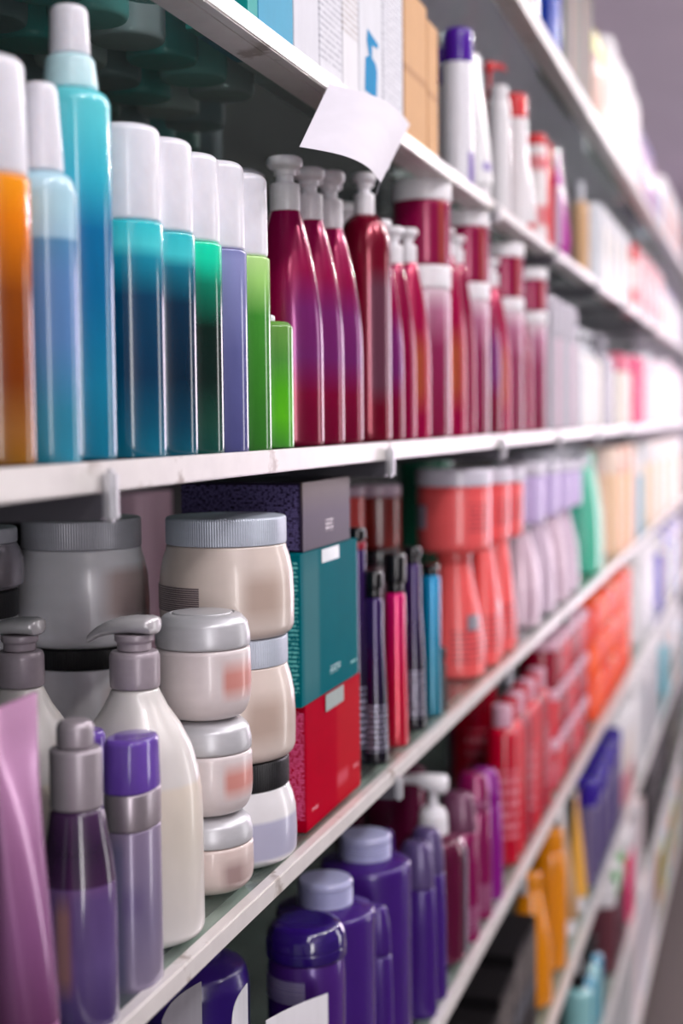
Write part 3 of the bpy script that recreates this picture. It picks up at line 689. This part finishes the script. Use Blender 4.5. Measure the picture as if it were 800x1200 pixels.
prod('can', 'white can with large red cap', 'B', 618, .021, .215, WHT, REDP, capf=.18)
prod('tube', 'short white tube right of the red capped can', 'B', 628, .017, .17, WHT, REDP)
prod('can', 'white can with small red cap left of the magenta tube', 'B', 641, .020, .19, pl('white red print', 'ece4e6', .25, bands=[(.2, .4, .03, 'd03040', .8, .6, 1.1, .1), (.75, .9, .03, 'd03040', .8)]), REDP, capf=.1)
prod('cyl', 'narrow red bottle before the magenta tube', 'B', 649, .012, .19, REDP, REDP, capr=.7)
MGT = pl('vivid magenta', 'b8109c', .25, bands=[(.0, .62, .02, 'e8d8ec', .8, .2, .7, .06)])
prod('tube', 'vivid magenta tube with pale label on the upper shelf', 'B', 668, .021, .215, MGT, MGT)
prod('cyl', 'tan bottle with white cap right of the magenta tube', 'B', 690, .018, .20, pl('tan plastic', 'cfa478', .3), WHC, capf=.2, capr=.5)
row('can', 'rounded white bottle', 'past the tan bottle on the upper shelf', 'B', 706, 740, .027, .19, [WHC, WHT, WCRM], [WHC, WHT], pym=280, capf=.2)
RW = [pl('white with red blocks', 'f0dcdc', .3, bands=[(.2, .5, .04, 'd84050', .8)]), pl('pinkish white', 'f0d4d8', .3), pl('coral red pack', 'd8404c', .3)]
row('can', ['white pack with red block', 'pinkish white pack', 'coral red pack'], 'past the rounded white bottles', 'B', 748, 778, .035, .20, RW, [REDP, WHT], pym=330)
row('cyl', ['cream bottle', 'pale green bottle', 'lilac bottle'], 'among the last on the upper shelf', 'B', 782, 800, .05, .20, [pl('cream pack', 'eed8c8', .3), pl('pale green pack', '9cc4a0', .3), pl('lilac pack', 'a890c8', .3)], [WHT, pl('purple cap', '7040b0', .3)], pym=360)
# row behind the white cartons, seen from below through the glass
TEALB = pl('teal bottle', '22b4b4', .25); TEAL2 = pl('pale teal bottle', '88dcdc', .25)
for j, (g_, r_, x0_, x1_) in enumerate([(.02, .028, 20, 235), (.09, .03, -10, 300), (.165, .03, -20, 330), (.24, .03, 20, 380)]):
    row('cyl', ['teal based bottle', 'pale teal bottle', 'white based bottle', 'dark green bottle'][j], 'from the left in rank %s seen through the glass' % ['one', 'two', 'three', 'four'][j], 'B', x0_, x1_, r_, .17,
        [[TEALB, TEAL2], [TEAL2, WHC, TEALB], [WHT, pl('slate bottle', '8898a4', .3), TEALB], [pl('deep green bottle', '3c8c84', .3), pl('slate bottle', ''), TEALB]][j], WHT, g=g_, pym=80, maxn=8, gap=.006, group='bottles seen from below through the glass shelf')
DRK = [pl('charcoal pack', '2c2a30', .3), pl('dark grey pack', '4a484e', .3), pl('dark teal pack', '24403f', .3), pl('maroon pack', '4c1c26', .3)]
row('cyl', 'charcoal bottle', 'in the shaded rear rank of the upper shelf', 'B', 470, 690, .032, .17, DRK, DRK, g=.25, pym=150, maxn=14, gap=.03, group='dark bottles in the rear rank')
# =============== shelf A
row('box', ['olive carton', 'charcoal carton', 'brown carton', 'moss grey carton'], 'on the topmost shelf', 'A', 664, 694, .020, .24, [pl('olive card', '5c5848', .5), pl('charcoal card', '3c3a3a', .5), pl('brown card', '8a5a50', .5), pl('moss card', '6a6a58', .5)], None, pym=60, gap=.006)
prod('cyl', 'royal blue bottle at the near end of the topmost shelf', 'A', 657, .022, .20, pl('royal blue', '1440b4', .2), pl('royal blue', ''), capr=.7)
row('cyl', 'pale yellow capped brown bottle', 'on the topmost shelf after the olive cartons', 'A', 701, 712, .020, .21, [pl('rosy brown pack', 'c09080', .4), pl('sand pack', 'b8a090', .4)], pl('pale yellow cap', 'e0d890', .4), pym=80, capr=.8)
row('can', 'tall white pack', 'on the topmost shelf', 'A', 719, 750, .036, .27, [pl('chalk pack', 'd2ced2', .4, 0, 0), pl('white pink tint', 'd6c8cc', .4, 0, 0)], pl('chalk pack', ''), pym=120, capf=.1, jitter=.04)
row('curvy', ['dusty rose bottle', 'violet bottle'], 'after the tall white packs on the topmost shelf', 'A', 756, 774, .045, .25, [pl('dusty rose', 'b08890', .4), pl('violet plastic', '8060b0', .35)], pl('violet cap dark', '5c4890', .4), pym=180)
row('can', ['pale blue pack', 'orange pack', 'white pack'], 'among the last on the topmost shelf', 'A', 780, 800, .055, .22, [pl('blue white pack', 'c0c8d8', .4), pl('orange pack', 'e07848', .4), WHT], WHT, pym=250)

# =============== middle shelf C, far part
row('can', 'slim silver white bottle', 'after the magenta bottles', 'C', 651, 677, .021, .24, [WSIL, pl('pinkish silver', 'c0a4b2', .2, .35, .3), WSIL], [WSIL], pym=420, gap=.030, capf=.3)
row('pump', 'silver white pump bottle', 'after the slim silver bottles', 'C', 686, 706, .033, .215, [WHC, WCRM], [WHC], pym=420, gap=.03)
row('cyl', 'grey white bottle', 'after the silver pump bottles', 'C', 712, 720, .030, .22, [WSIL], [pl('graphite cap', '6a6872', .3)], pym=420)
row('can', 'cream pack with pink top', 'right of the grey white bottles', 'C', 733, 742, .036, .19, [WCRM, pl('blush pack', 'f0d8d8', .3)], pl('rose pink cap', 'd85878', .3), pym=420)
row('can', 'hot pink pack', 'two thirds along the middle shelf', 'C', 750, 757, .034, .20, [pl('hot pink pack', 'e0206c', .25)], pl('hot pink pack', ''), pym=420)
row('can', 'blurred white pack', 'at the far end of the middle shelf', 'C', 763, 800, .06, .22, [WHC, pl('blush white', 'f2dcdc', .3), WCRM], [WHC, pl('pale pink cap', 'f0b8c0', .3)], pym=440, jitter=.08)

# =============== shelf D, far part
CORAL = pl('coral plastic', 'f05e5e', .25, 0, .25, prints=[(.12, .42, 7, '9a3c48', .55, 1.1, 0, .9)]); CORALJ = pl('coral tub', 'f05e60', .25, 0, .3, bands=[(.90, .97, .01, 'd84448', .6)], prints=[(.3, .75, 7, 'a03c48', .8, 1.1, 0, .9)])
LILW = pl('pale lilac lid', 'cfcad8', .3)
for i, (xr, hw) in enumerate([(576, 44), (598, 33), (614, 30)]):
    it = Item('bottle', ['coral tapered bottle carrying the nearest coral tub', 'second coral tapered bottle under the coral tubs', 'farthest coral tapered bottle beside the pink bottles'][i], 'bottle', 'D', xr - 8, hw - 8, .014, pym=720, group='coral tapered bottles')
    r = it.r; h = .158
    lathe('body', [(r * .95, 0), (r, .004), (r * .97, h * .3), (r * .8, h * .6), (r * .62, h * .85), (r * .55, h)], CORAL, it.o, seg=36, rad=.004, sharp=60)
    lathe('cap', [(r * .57, h + .0003), (r * .57, h + .012)], CORAL, it.o, seg=30)
    barcode(it.o, r * .93, h * .42, h * .55, math.radians(-50), math.radians(-20), pl('silver sticker', 'a8a4b0', .3, .3), name='sticker')
    jt = Item('lidded_tub', ['nearest coral tub with white lid on a tapered bottle', 'second coral tub with white lid', 'farthest coral tub with white lid'][i], 'jar', 'D', xr, hw, .014, pym=600, group='coral tubs with white lids', zbase=it.zb + h + .0125)
    jt.o.location.x, jt.o.location.y = it.x, it.y
    R = jt.r; H_ = .285 - h - .0125 - i * .004
    lathe('body', [(R * .72, 0), (R * .9, .003), (R * .95, .012), (R * .96, H_ * .75), (R * .93, H_ * .8)], CORALJ, jt.o, seg=44, rad=.004, sharp=50)
    lathe('lid', [(R * .98, H_ * .8 + .0003), (R * .98, H_ - .002), (R * .95, H_)], LILW, jt.o, seg=44)
    barcode(jt.o, R * .962, H_ * .3, H_ * .58, math.radians(203), math.radians(236), stripes('pale barcode', 'd8ccd8', '9088a0', 8), name='barcode_label')
# slender coral bottles standing before them at the shelf front
for i, xr in enumerate([585, 603]):
    prod('curvy', 'slender coral bottle at the shelf front, %s right of the coral tubs' % ords[i], 'D', xr, .024, .2, CORAL, CORAL, g=.010, group='slender coral bottles', pym=740)
PPK = [pl('pale pink pearl', 'dcc0d0', .22, .15, .6, prints=[(.1, .4, 9, 'b898ac', .5, 1, 0, .9)]), pl('pale mauve pearl', 'd4bccf', .22, .15, .6)]
for i, xr in enumerate([640, 658, 673, 685]):
    it = prod('curvy', 'pale pink tapered bottle, %s past the coral bottles' % ords[i], 'D', xr - 7, .036, .175, PPK[i % 2], WHC, g=.012, group='pale pink tapered bottles', pym=640, capf=.06)
    j2 = prod('jar', 'lilac tub with pale lid standing on the %s pale pink bottle' % ords[i], 'D', xr, .043, .105 - .004 * i, pl('lilac jar', 'c4b0de', .25, 0, .3), LILW, g=.012, group='lilac tubs on the pale pink bottles', zbase=it.top, pym=560)
    j2.o.location.x, j2.o.location.y = it.x, it.y
row('jar', 'lilac lidded jar', 'in the rank behind the pink bottles', 'D', 640, 688, .046, .0, [pl('lilac jar', '')], LILW, g=.12, pym=600, stack=2, hs=[.165, .11], lidf=.25, group='lilac jars behind the pink bottles', gap=.02)
prod('can', 'green topped tub behind the nearest coral tub', 'D', 530, .045, .30, pl('deep green plastic', '148060', .3), LILW, g=.14, capf=.05, pym=600)
row('curvy', 'mint green bottle', 'after the pale pink bottles', 'D', 702, 712, .042, .0, [pl('mint green', '3cb898', .25, 0, .5), pl('mint pale', '9cdcc8', .25, 0, .5)], [WHC, pl('mint green', '')], pym=620, stack=1, hs=[.275])
row('can', ['pale peach bottle', 'amber orange bottle'], 'after the mint bottles', 'D', 727, 748, .05, .275, [pl('peach pack', 'f0c8a4', .3), pl('amber orange pack', 'e89038', .3)], [pl('peach cap', 'f2d8c8', .3), pl('copper cap', 'c87840', .3)], pym=600)
row('can', 'sky blue bottle', 'between the orange and cream packs', 'D', 753, 754, .04, .24, [pl('sky blue pack', '78b0cc', .3)], WHT, pym=600)
row('can', ['cream pack', 'tan orange pack', 'blush pack'], 'at the far end of the cream jar shelf', 'D', 765, 800, .075, .27, [pl('cream tan pack', 'eed8c0', .3), pl('tan orange pack', 'e0a868', .3), pl('blush tan pack', 'e8d0cc', .3)], [WHT, pl('peach cap', '')], pym=580)

# =============== shelf E
PURB = pl('deep purple plastic', '3e1a74', .26, .1, .2)
PURJ = pl('purple jar plastic', '482078', .26, .2, .25, bands=[(.18, .24, .01, 'd02848', .95, .72, 1.1, .03)])
LCAP = pl('lilac ridged plastic', 'aeb0d4', .3, sss=.2)
def ridged(o, r, z0, z1, m, n=4, seg=44):
    pr = [(r, z0)]
    for i in range(n):
        a = z0 + (z1 - z0) * (.12 + .6 * i / n); d = (z1 - z0) * .6 / n
        pr += [(r, a), (r * .90, a + d * .35), (r, a + d * .6)]
    pr += [(r, z1 - .003), (r * .93, z1)]
    lathe('cap', pr, m, o, seg=seg, rad=.0006, sharp=60)
# purple jar
j = Item('lidded_jar', 'purple jar with clear violet domed lid and barcode at the bottom', 'jar', 'E', 406, 47, .008, pym=1120)
zl, zt = j.z(1117), j.z(1077); r = j.r
lathe('body', [(r * .85, 0), (r * .95, .004), (r * .97, zl * .9), (r * .93, zl)], PURJ, j.o, seg=52, rad=.003)
hl = zt - zl
lathe('lid', [(r, zl + .0003), (r, zl + hl * .30), (r * .985, zl + hl * .33), (r, zl + hl * .36), (r * .97, zl + hl * .66), (r * .86, zl + hl * .9), (r * .68, zl + hl)], pl('violet dome', '281064', .12, 0, .8), j.o, seg=52, rad=.002, sharp=60)
barcode(j.o, r * .972, j.z(1160), j.z(1134), math.radians(205), math.radians(286), stripes('white barcode', 'c8c0d0', '50407c', 9))
def big_purple(label, xr, hw, cx, ycap, ysh, ysh2, caphw):
    it = Item('bottle', label, 'bottle', 'E', xr, hw, .010, pym=1100, group='large purple bottles with ridged lilac caps')
    k = it.k; z = it.z
    lathe('body', [(hw * .96 * k, 0), (hw * k, .004), (hw * k, z(ysh2)), (hw * .97 * k, z(ysh2 - 5)), (caphw * 1.25 * k, z(ysh) + .0003), (caphw * 1.05 * k, z(ysh) + .001)], PURB, it.o, seg=56, rad=.006, sharp=60)
    ridged(it.o, caphw * k, z(ysh) + .0012, z(ycap), LCAP)
big_purple('large purple bottle with ridged lilac cap behind the purple jar', 440, 58, 380, 1028, 1058, 1068, 32)
big_purple('large purple bottle with ridged lilac cap under the cartons', 482, 53, 427, 976, 1004, 1013, 30)
def flip(label, xr, hw, ytop, m=PURB, mt=None, g=.006, seg=36, shelf='E', group='slim purple flip-top bottles'):
    it = Item('flip_top_bottle', label, 'bottle', shelf, xr, hw, g, pym=1080, group=group)
    k = it.k; H_ = it.z(ytop); r = hw * k
    lathe('body', [(r * .93, 0), (r, .004), (r * .97, H_ * .5), (r * .9, H_ * .74)], m, it.o, seg=seg, rad=.003, sy=.8, sharp=60)
    lathe('flip_cap', [(r * .9, H_ * .74 + .0003), (r * .84, H_ * .88), (r * .72, H_ * .96), (r * .55, H_)], mt or m, it.o, seg=seg, rad=.003, sy=.8, sharp=60)
flip('small purple flip-top bottle between the two large purple bottles', 461, 22, 1060)
flip('slim purple flip-top bottle right of the second large purple bottle', 512, 24, 986, mt=pl('purple grey cap', '584878', .3, .2))
flip('slim purple flip-top bottle just before the white pump', 524, 24, 970, mt=pl('purple grey cap', ''))
flip('dark purple flip-top bottle behind the second large purple bottle', 466, 14, 972, g=.06)
MAR = pl('maroon lacquer', '5c0a34', .2, .2, .6); MARL = pl('wine magenta lacquer', '8c1058', .2, .25, .6, prints=[(.1, .35, 8, 'c08cb0', .5, 1, 0, .9)])
pe = Item('pump_bottle', 'maroon bottle with white pump and silver side strip', 'bottle', 'E', 546, 38, .010, pym=1050)
k = pe.k; zs = pe.z(976)
lathe('body', [(36 * k, 0), (38 * k, .004), (38 * k, pe.z(992)), (33 * k, pe.z(981)), (18 * k, zs)], MAR, pe.o, seg=44, rad=.003, sharp=60)
lathe('collar', [(18 * k, zs + .0003), (17 * k, pe.z(955)), (13 * k, pe.z(946))], WHITEP, pe.o, seg=16, sharp=20)
lathe('pump_stem', [(6 * k, pe.z(946) + .0002), (5 * k, pe.z(928))], WHITEP, pe.o, seg=24)
loft('pump_head', [(Vector((dx * k, 0, pe.z(y_))), w_ * k, h_ * k) for dx, y_, w_, h_ in [(17, 918, 8, 8), (14, 918, 12, 11), (0, 918, 13, 11), (-8, 916, 12, 9), (-20, 914, 9, 6), (-34, 915, 7, 5), (-42, 918, 5, 4)]], WHITEP, pe.o, seg=24)
a_ = math.radians(-8); boxm('side_strip', pe.r + .0002, pe.r + .0022, -.0055, .0055, .01, pe.z(990), pl('silver strip', 'a8a8b8', .25, .6), pe.o)
# wide maroon bottles behind
prod('cyl', 'dark maroon round shouldered bottle behind the white pump', 'E', 500, .045, .235, MAR, MAR, g=.10, capr=.35, capf=.1, pym=1000)
prod('cyl', 'wine coloured round shouldered bottle behind the slim wine ones', 'E', 578, .045, .25, MARL, MAR, g=.15, capr=.35, capf=.08, pym=950)
prod('cyl', 'maroon bottle in the shade under the bracket', 'E', 455, .045, .20, MAR, MAR, g=.23, capr=.35, capf=.1, pym=1000)
flip('slim wine magenta flip-top bottle right of the silver strip', 562, 25, 928, MARL, pl('wine grey cap', '70405c', .3, .2), group='slim wine flip-top bottles')
flip('second slim wine magenta flip-top bottle right of the silver strip', 577, 23, 905, MARL, group='slim wine flip-top bottles')
flip('third slim bottle, bright magenta purple, before the red jars', 590, 22, 900, pl('magenta purple lacquer', '90108c', .2, .2, .6), group='slim wine flip-top bottles')
RDJ = [pl('crimson jar', 'b80028', .22, 0, .15, prints=[(.2, .7, 6, 'e890a0', .4, 1, 0, .9)]), pl('red lacquer jar', 'cc0a28', .22, 0, .15), pl('deep crimson jar', '8c0028', .22, 0, .15)]
PKL = pl('frosted pink lid', 'd8a8bc', .3)
row('cyl', 'tall red bottle', 'right of the wine coloured bottles', 'E', 608, 646, .026, .0, RDJ, [PKL, RDJ[0]], pym=880, hs=[.25], capr=.6, capf=.14)
row('jar', 'crimson jar with pink lid', 'along the red part of the shelf', 'E', 657, 694, .040, .0, RDJ, [PKL], g=.012, pym=800, stack=3, hs=[.098, .093, .093], lidf=.2)
prod('jar', 'large crimson jar with frosted pink lid behind the wine bottles', 'E', 583, .038, .295, RDJ[0], PKL, g=.075, lidf=.12, pym=900)
ORJ = [pl('orange red pack', 'f4501c', .25, 0, .15), pl('vivid orange pack', 'ff5a18', .25, 0, .15), pl('tomato pack', 'f04028', .25, 0, .15)]
row('jar', 'orange red jar', 'after the crimson jars', 'E', 704, 742, .050, .0, ORJ, ORJ + [pl('coral lid', 'f48868', .3)], pym=740, stack=3, hs=[.098, .093, .088], lidf=.22)
row('can', 'tall white pack', 'after the orange jars', 'E', 755, 768, .065, .29, [WHT, WHC], WHT, pym=700)
row('can', ['violet blue pack', 'lime cream pack', 'plum coloured pack', 'aqua blue pack'], 'among the last on the purple bottle shelf', 'E', 778, 800, .085, .27, [pl('violet blue pack', '5a4cc0', .3), pl('lime cream pack', 'c8cc90', .3), pl('plum pack', '782058', .3), pl('aqua pack', '68b8c8', .3)], [WHT, pl('violet blue pack', '')], pym=650)
# tags and sachets standing at the near end of shelf E
PAPER = pl('white card tag', 'dcdbe0', .5, 0, 0)
def sheet(name, label, cat, P, m, th=.0007, bend=.0, n=8, group=None, ups=None):
    """a thin bent sheet through four world corners TL TR BR BL"""
    tl, tr, br, bl = [Vector(p) for p in P]; o0 = (tl + tr + br + bl) / 4
    nn = (tr - tl).cross(bl - tl).normalized(); V, Fc = [], []
    for s_ in (0, 1):
        for i in range(n + 1):
            for j_ in range(n + 1):
                u, v = i / n, j_ / n
                p_ = (tl * (1 - u) + tr * u) * (1 - v) + (bl * (1 - u) + br * u) * v
                p_ = p_ + nn * (bend * math.sin(PI * u) * (1 if not ups else (1 - v * ups)) + s_ * th)
                V.append(p_ - o0)
    N = n + 1; A = N * N
    for i in range(n):
        for j_ in range(n):
            q_ = i * N + j_
            Fc.append((q_, q_ + 1, q_ + N + 1, q_ + N)); Fc.append((A + q_, A + q_ + N, A + q_ + N + 1, A + q_ + 1))
    for i in range(n):
        Fc.append((i, i + 1, A + i + 1, A + i)); b_ = n * N; Fc.append((b_ + i, b_ + i + 1, A + b_ + i + 1, A + b_ + i))
        Fc.append((i * N, (i + 1) * N, A + (i + 1) * N, A + i * N)); Fc.append((i * N + n, (i + 1) * N + n, A + (i + 1) * N + n, A + i * N + n))
    o = mesh_obj(name, V, Fc, m, None, loc=o0, sharp=60)
    o['label'] = label; o['category'] = cat
    if group: o['group'] = group
    return o
def at(px, py, X): return onX(px, py, X)
EB = Z['E'] + .0005
def stand(px1, py1, px2, py2, X, name, label, cat, m, bend=.006, X2=None):
    a, b_ = at(px1, py1, X), at(px2, py2, X if X2 is None else X2)
    return sheet(name, label, cat, (a, b_, Vector((b_.x, b_.y, EB)), Vector((a.x, a.y, EB))), m, bend=bend)
stand(312, 1196, 384, 1164, -.009, 'price_card', 'white card with a brown gold mark before the purple jar', 'card', pl('white card gold corner', 'dedde2', .5, 0, 0, bands=[(.90, .965, .005, '8a6a34', .9, -1, 2, .01, .78, .93)]), bend=.003)
stand(272, 1200, 290, 1152, -.020, 'sachet', 'white pointed sachet corner left of the purple jar', 'sachet', PAPER, bend=.004, X2=-.014)
stand(190, 1196, 236, 1150, -.045, 'sachet', 'pale grey sachet under the shelf edge at the lower left', 'sachet', pl('grey foil', '9a98a0', .4, .3, 0), bend=.006)
prod('cyl', 'dark indigo bottle in the shade under the near shelf corner', 'E', 292, .05, .235, pl('indigo plastic', '30186c', .3), pl('indigo plastic', ''), g=.075, capr=.5, capf=.05, pym=1130)
prod('cyl', 'dark indigo bottle farther back in the shade beside the purple jar', 'E', 250, .045, .20, pl('indigo plastic', ''), pl('indigo plastic', ''), g=.16, capr=.5, capf=.05, pym=1130)

# =============== shelf F
BLK = pl('black gloss carton', '141214', .4, 0, 0, ior=1.2, bands=[(.45, .6, .01, '60646c', .6)], prints=[(.62, .9, 8, '8c8480', -.1, 1.1, -.1, 1.1)])
for i, (a_, b_, h_) in enumerate([(560, 584, .20), (585, 602, .215), (603, 617, .23), (618, 628, .225)]):
    carton('carton', 'black gloss carton, %s from the left under the purple bottles' % ords[i], -.16, -.014, a_, b_, Z['F'], Z['F'] + h_, BLK, group='black gloss cartons', pyl=1150)
ORB = pl('amber orange plastic', 'e08808', .22, 0, .6)
prod('curvy', 'amber orange bottle with round shoulders right of the black cartons', 'F', 648, .042, .24, ORB, ORB, pym=1100)
prod('cyl', 'tall amber orange bottle right of the round shouldered one', 'F', 664, .033, .27, ORB, ORB, pym=1100, capr=.8, capf=.15)
prod('tube', 'gold tube with white end beside the orange bottles', 'F', 678, .035, .27, pl('gold sand tube', 'c8a47c', .3, .2, .4, grad=[(0, 'b88c5c'), (.8, 'c8a888'), (.86, 'e8e4e4'), (1, 'eeeaea')]), WHT, pym=1080)
prod('tube', 'yellow orange tube before the purple tubes', 'F', 688, .024, .26, pl('yellow orange tube', 'f0b040', .3), WHT, pym=1080)
row('can', 'grey violet bottle with indigo cap', 'right of the gold tubes', 'F', 700, 728, .030, .235, [pl('grey violet pack', '70648c', .25, .2, .3), pl('deep violet pack', '3c2c70', .25, .2, .3)], [pl('indigo cap', '2c108c', .2, 0, .3)], pym=1000, gap=.03, jitter=.05)
row('can', 'white and crimson pack', 'after the indigo capped bottles', 'F', 735, 744, .045, .24, [pl('white crimson pack', 'd8ccc8', .3, bands=[(0, .5, .05, 'c04060', .7)])], WHT, pym=900)
row('can', 'white pack', 'far along the shelf of the orange bottles', 'F', 752, 776, .07, .29, [WHT, WHC, pl('smoke grey pack', '9a98a4', .3)], WHT, pym=850)
row('can', ['aqua blue pack', 'plain white pack', 'orange tan pack'], 'among the last on the shelf of orange bottles', 'F', 784, 800, .09, .26, [pl('aqua pack', ''), WHT, pl('orange tan pack', 'd09870', .3)], WHT, pym=780)
# =============== shelf G and H
TLB = pl('ocean teal bottle', '1488a8', .25, 0, .6)
row('cyl', 'ocean teal bottle', 'at the near end of the lower shelf', 'G', 694, 708, .033, .20, [pl('pale aqua bottle', '90c8cc', .25, 0, .6), TLB], [BLACKP], pym=1160)
row('can', 'maroon pack', 'after the teal bottles on the lower shelf', 'G', 722, 733, .038, .235, [pl('maroon brown pack', '5c2834', .3), pl('plum black pack', '3a1028', .3)], [WHT, pl('green cap', '4ca050', .3)], pym=1120)
row('can', 'hot pink and white pack', 'after the maroon packs', 'G', 739, 744, .04, .25, [pl('hot pink pack', '')], WHT, pym=1080)
row('box', 'white soft pack', 'along the lower shelf', 'G', 749, 755, .045, .25, [WHT, pl('blush white', '')], None, pym=1040)
row('can', 'jet black pack', 'after the white soft packs on the lower shelf', 'G', 763, 780, .06, .27, [pl('jet pack', '202024', .3), pl('charcoal card', ''), pl('jet pack', '')], BLACKP, pym=1000)
row('can', ['jet black pack', 'moss grey pack'], 'among the last on the lower shelf', 'G', 786, 800, .09, .26, [pl('jet pack', ''), pl('moss card', '')], BLACKP, pym=950)
row('box', 'large white paper pack', 'on the lowest shelf', 'H', 742, 768, .075, .27, [WHT, pl('blush white', ''), pl('blue white pack', '')], None, pym=1150)
row('can', ['brown gold pack', 'lime green pack', 'aqua blue pack', 'orange tan pack'], 'among the last on the lowest shelf', 'H', 776, 800, .07, .25, [pl('brown gold pack', 'b07c30', .3), pl('lime pack', 'b0c030', .3), pl('aqua pack', ''), pl('orange tan pack', '')], WHT, pym=1050)

# =============== paper tag hanging from shelf B
tg = sheet('paper_tag', 'curled blank white paper tag hanging from the upper shelf edge', 'tag',
      (at(386, 98, .004), at(480, 146, .006), at(446, 214, .030), at(351, 172, .026)), pl('white paper', 'd0ccd6', .6, 0, 0), th=.0004, bend=-.012, n=16)
tg2 = sheet('paper_tag', 'small folded strip hanging under the curled paper tag', 'tag', (at(452, 190, .018), at(470, 152, .010), at(456, 196, .012), at(441, 229, .020)), pl('white paper', ''), th=.0004, bend=.002, n=6)
tg2.name = 'folded_strip'; tg2.location = tg2.location - tg.location; tg2.parent = tg
for k_ in ('label', 'category'): del tg2[k_]

# ---------------------------------------------------------------- lights
def area(name, loc, rot, sx, sy, e, col=(1, 1, 1)):
    l = bpy.data.lights.new(name, 'AREA'); l.shape = 'RECTANGLE'; l.size = sx; l.size_y = sy; l.energy = e; l.color = col
    o = bpy.data.objects.new(name, l); COL.objects.link(o); o.location = loc; o.rotation_euler = rot; return o
zc = FLOOR + 3.3
def bulb(name, loc, e, r=.03):
    l = bpy.data.lights.new(name, 'POINT'); l.energy = e; l.shadow_soft_size = r; l.color = (1, .96, .94)
    o = bpy.data.objects.new(name, l); COL.objects.link(o); o.location = loc; return o
for i in range(5):
    area('added_tube_light', (1.15, -.6 + i * 2.0, zc), (0, 0, 0), .25, 1.5, 10, (1, .97, 1))  # assumed ceiling lamps over the aisle, out of view, added for overall light
for i in range(2): area('added_tube_light', (-1.5, 4.0 + i * 2.5, zc), (0, 0, 0), .25, 1.5, 75, (1, .94, 1))  # added lamps beyond the shelving, there to brighten the left wall
# unseen area lights: one assumed at the far end, one added across the aisle
area('assumed_far_window_light', (1.75, YF + .9, FLOOR + 1.7), (PI / 2, 0, 0), 1.8, 2.6, 190, (1, .98, 1))  # assumed window out of view, put in to make the bottles' bright edge streaks
for i in range(7): bulb('assumed_spot_light', (1.25 + .5 * (i % 2), .3 + i * 1.1, zc - .05), 22)  # assumed ceiling bulbs, out of view, added for small glints
area('added_side_light', (3.1, 4.2, FLOOR + 1.6), (0, PI / 2, 0), 2.4, .8, 26, (1, .97, .98))  # added lamp out of view across the aisle, no known window there
area('near_fill_light', (2.6, -2.2, FLOOR + 1.9), (PI / 2, 0, math.radians(142) + PI), 2.2, 2.4, 150, (1, .97, .98))  # added fill lamp behind the camera to lift the jars, not a real window
wd = bpy.data.worlds.new('world'); bpy.context.scene.world = wd; wd.use_nodes = True
wd.node_tree.nodes['Background'].inputs[0].default_value = (.80, .76, .84, 1); wd.node_tree.nodes['Background'].inputs[1].default_value = .30
sc = bpy.context.scene
sc.view_settings.view_transform = 'Standard'; sc.view_settings.look = 'None'; sc.view_settings.gamma = 1; sc.view_settings.use_curve_mapping = False
sc.view_settings.exposure = 0.25
sc.cycles.use_denoising = True
sc.cycles.max_bounces = 8; sc.cycles.transparent_max_bounces = 16
sc.cycles.caustics_reflective = False; sc.cycles.caustics_refractive = False; sc.cycles.sample_clamp_indirect = 4
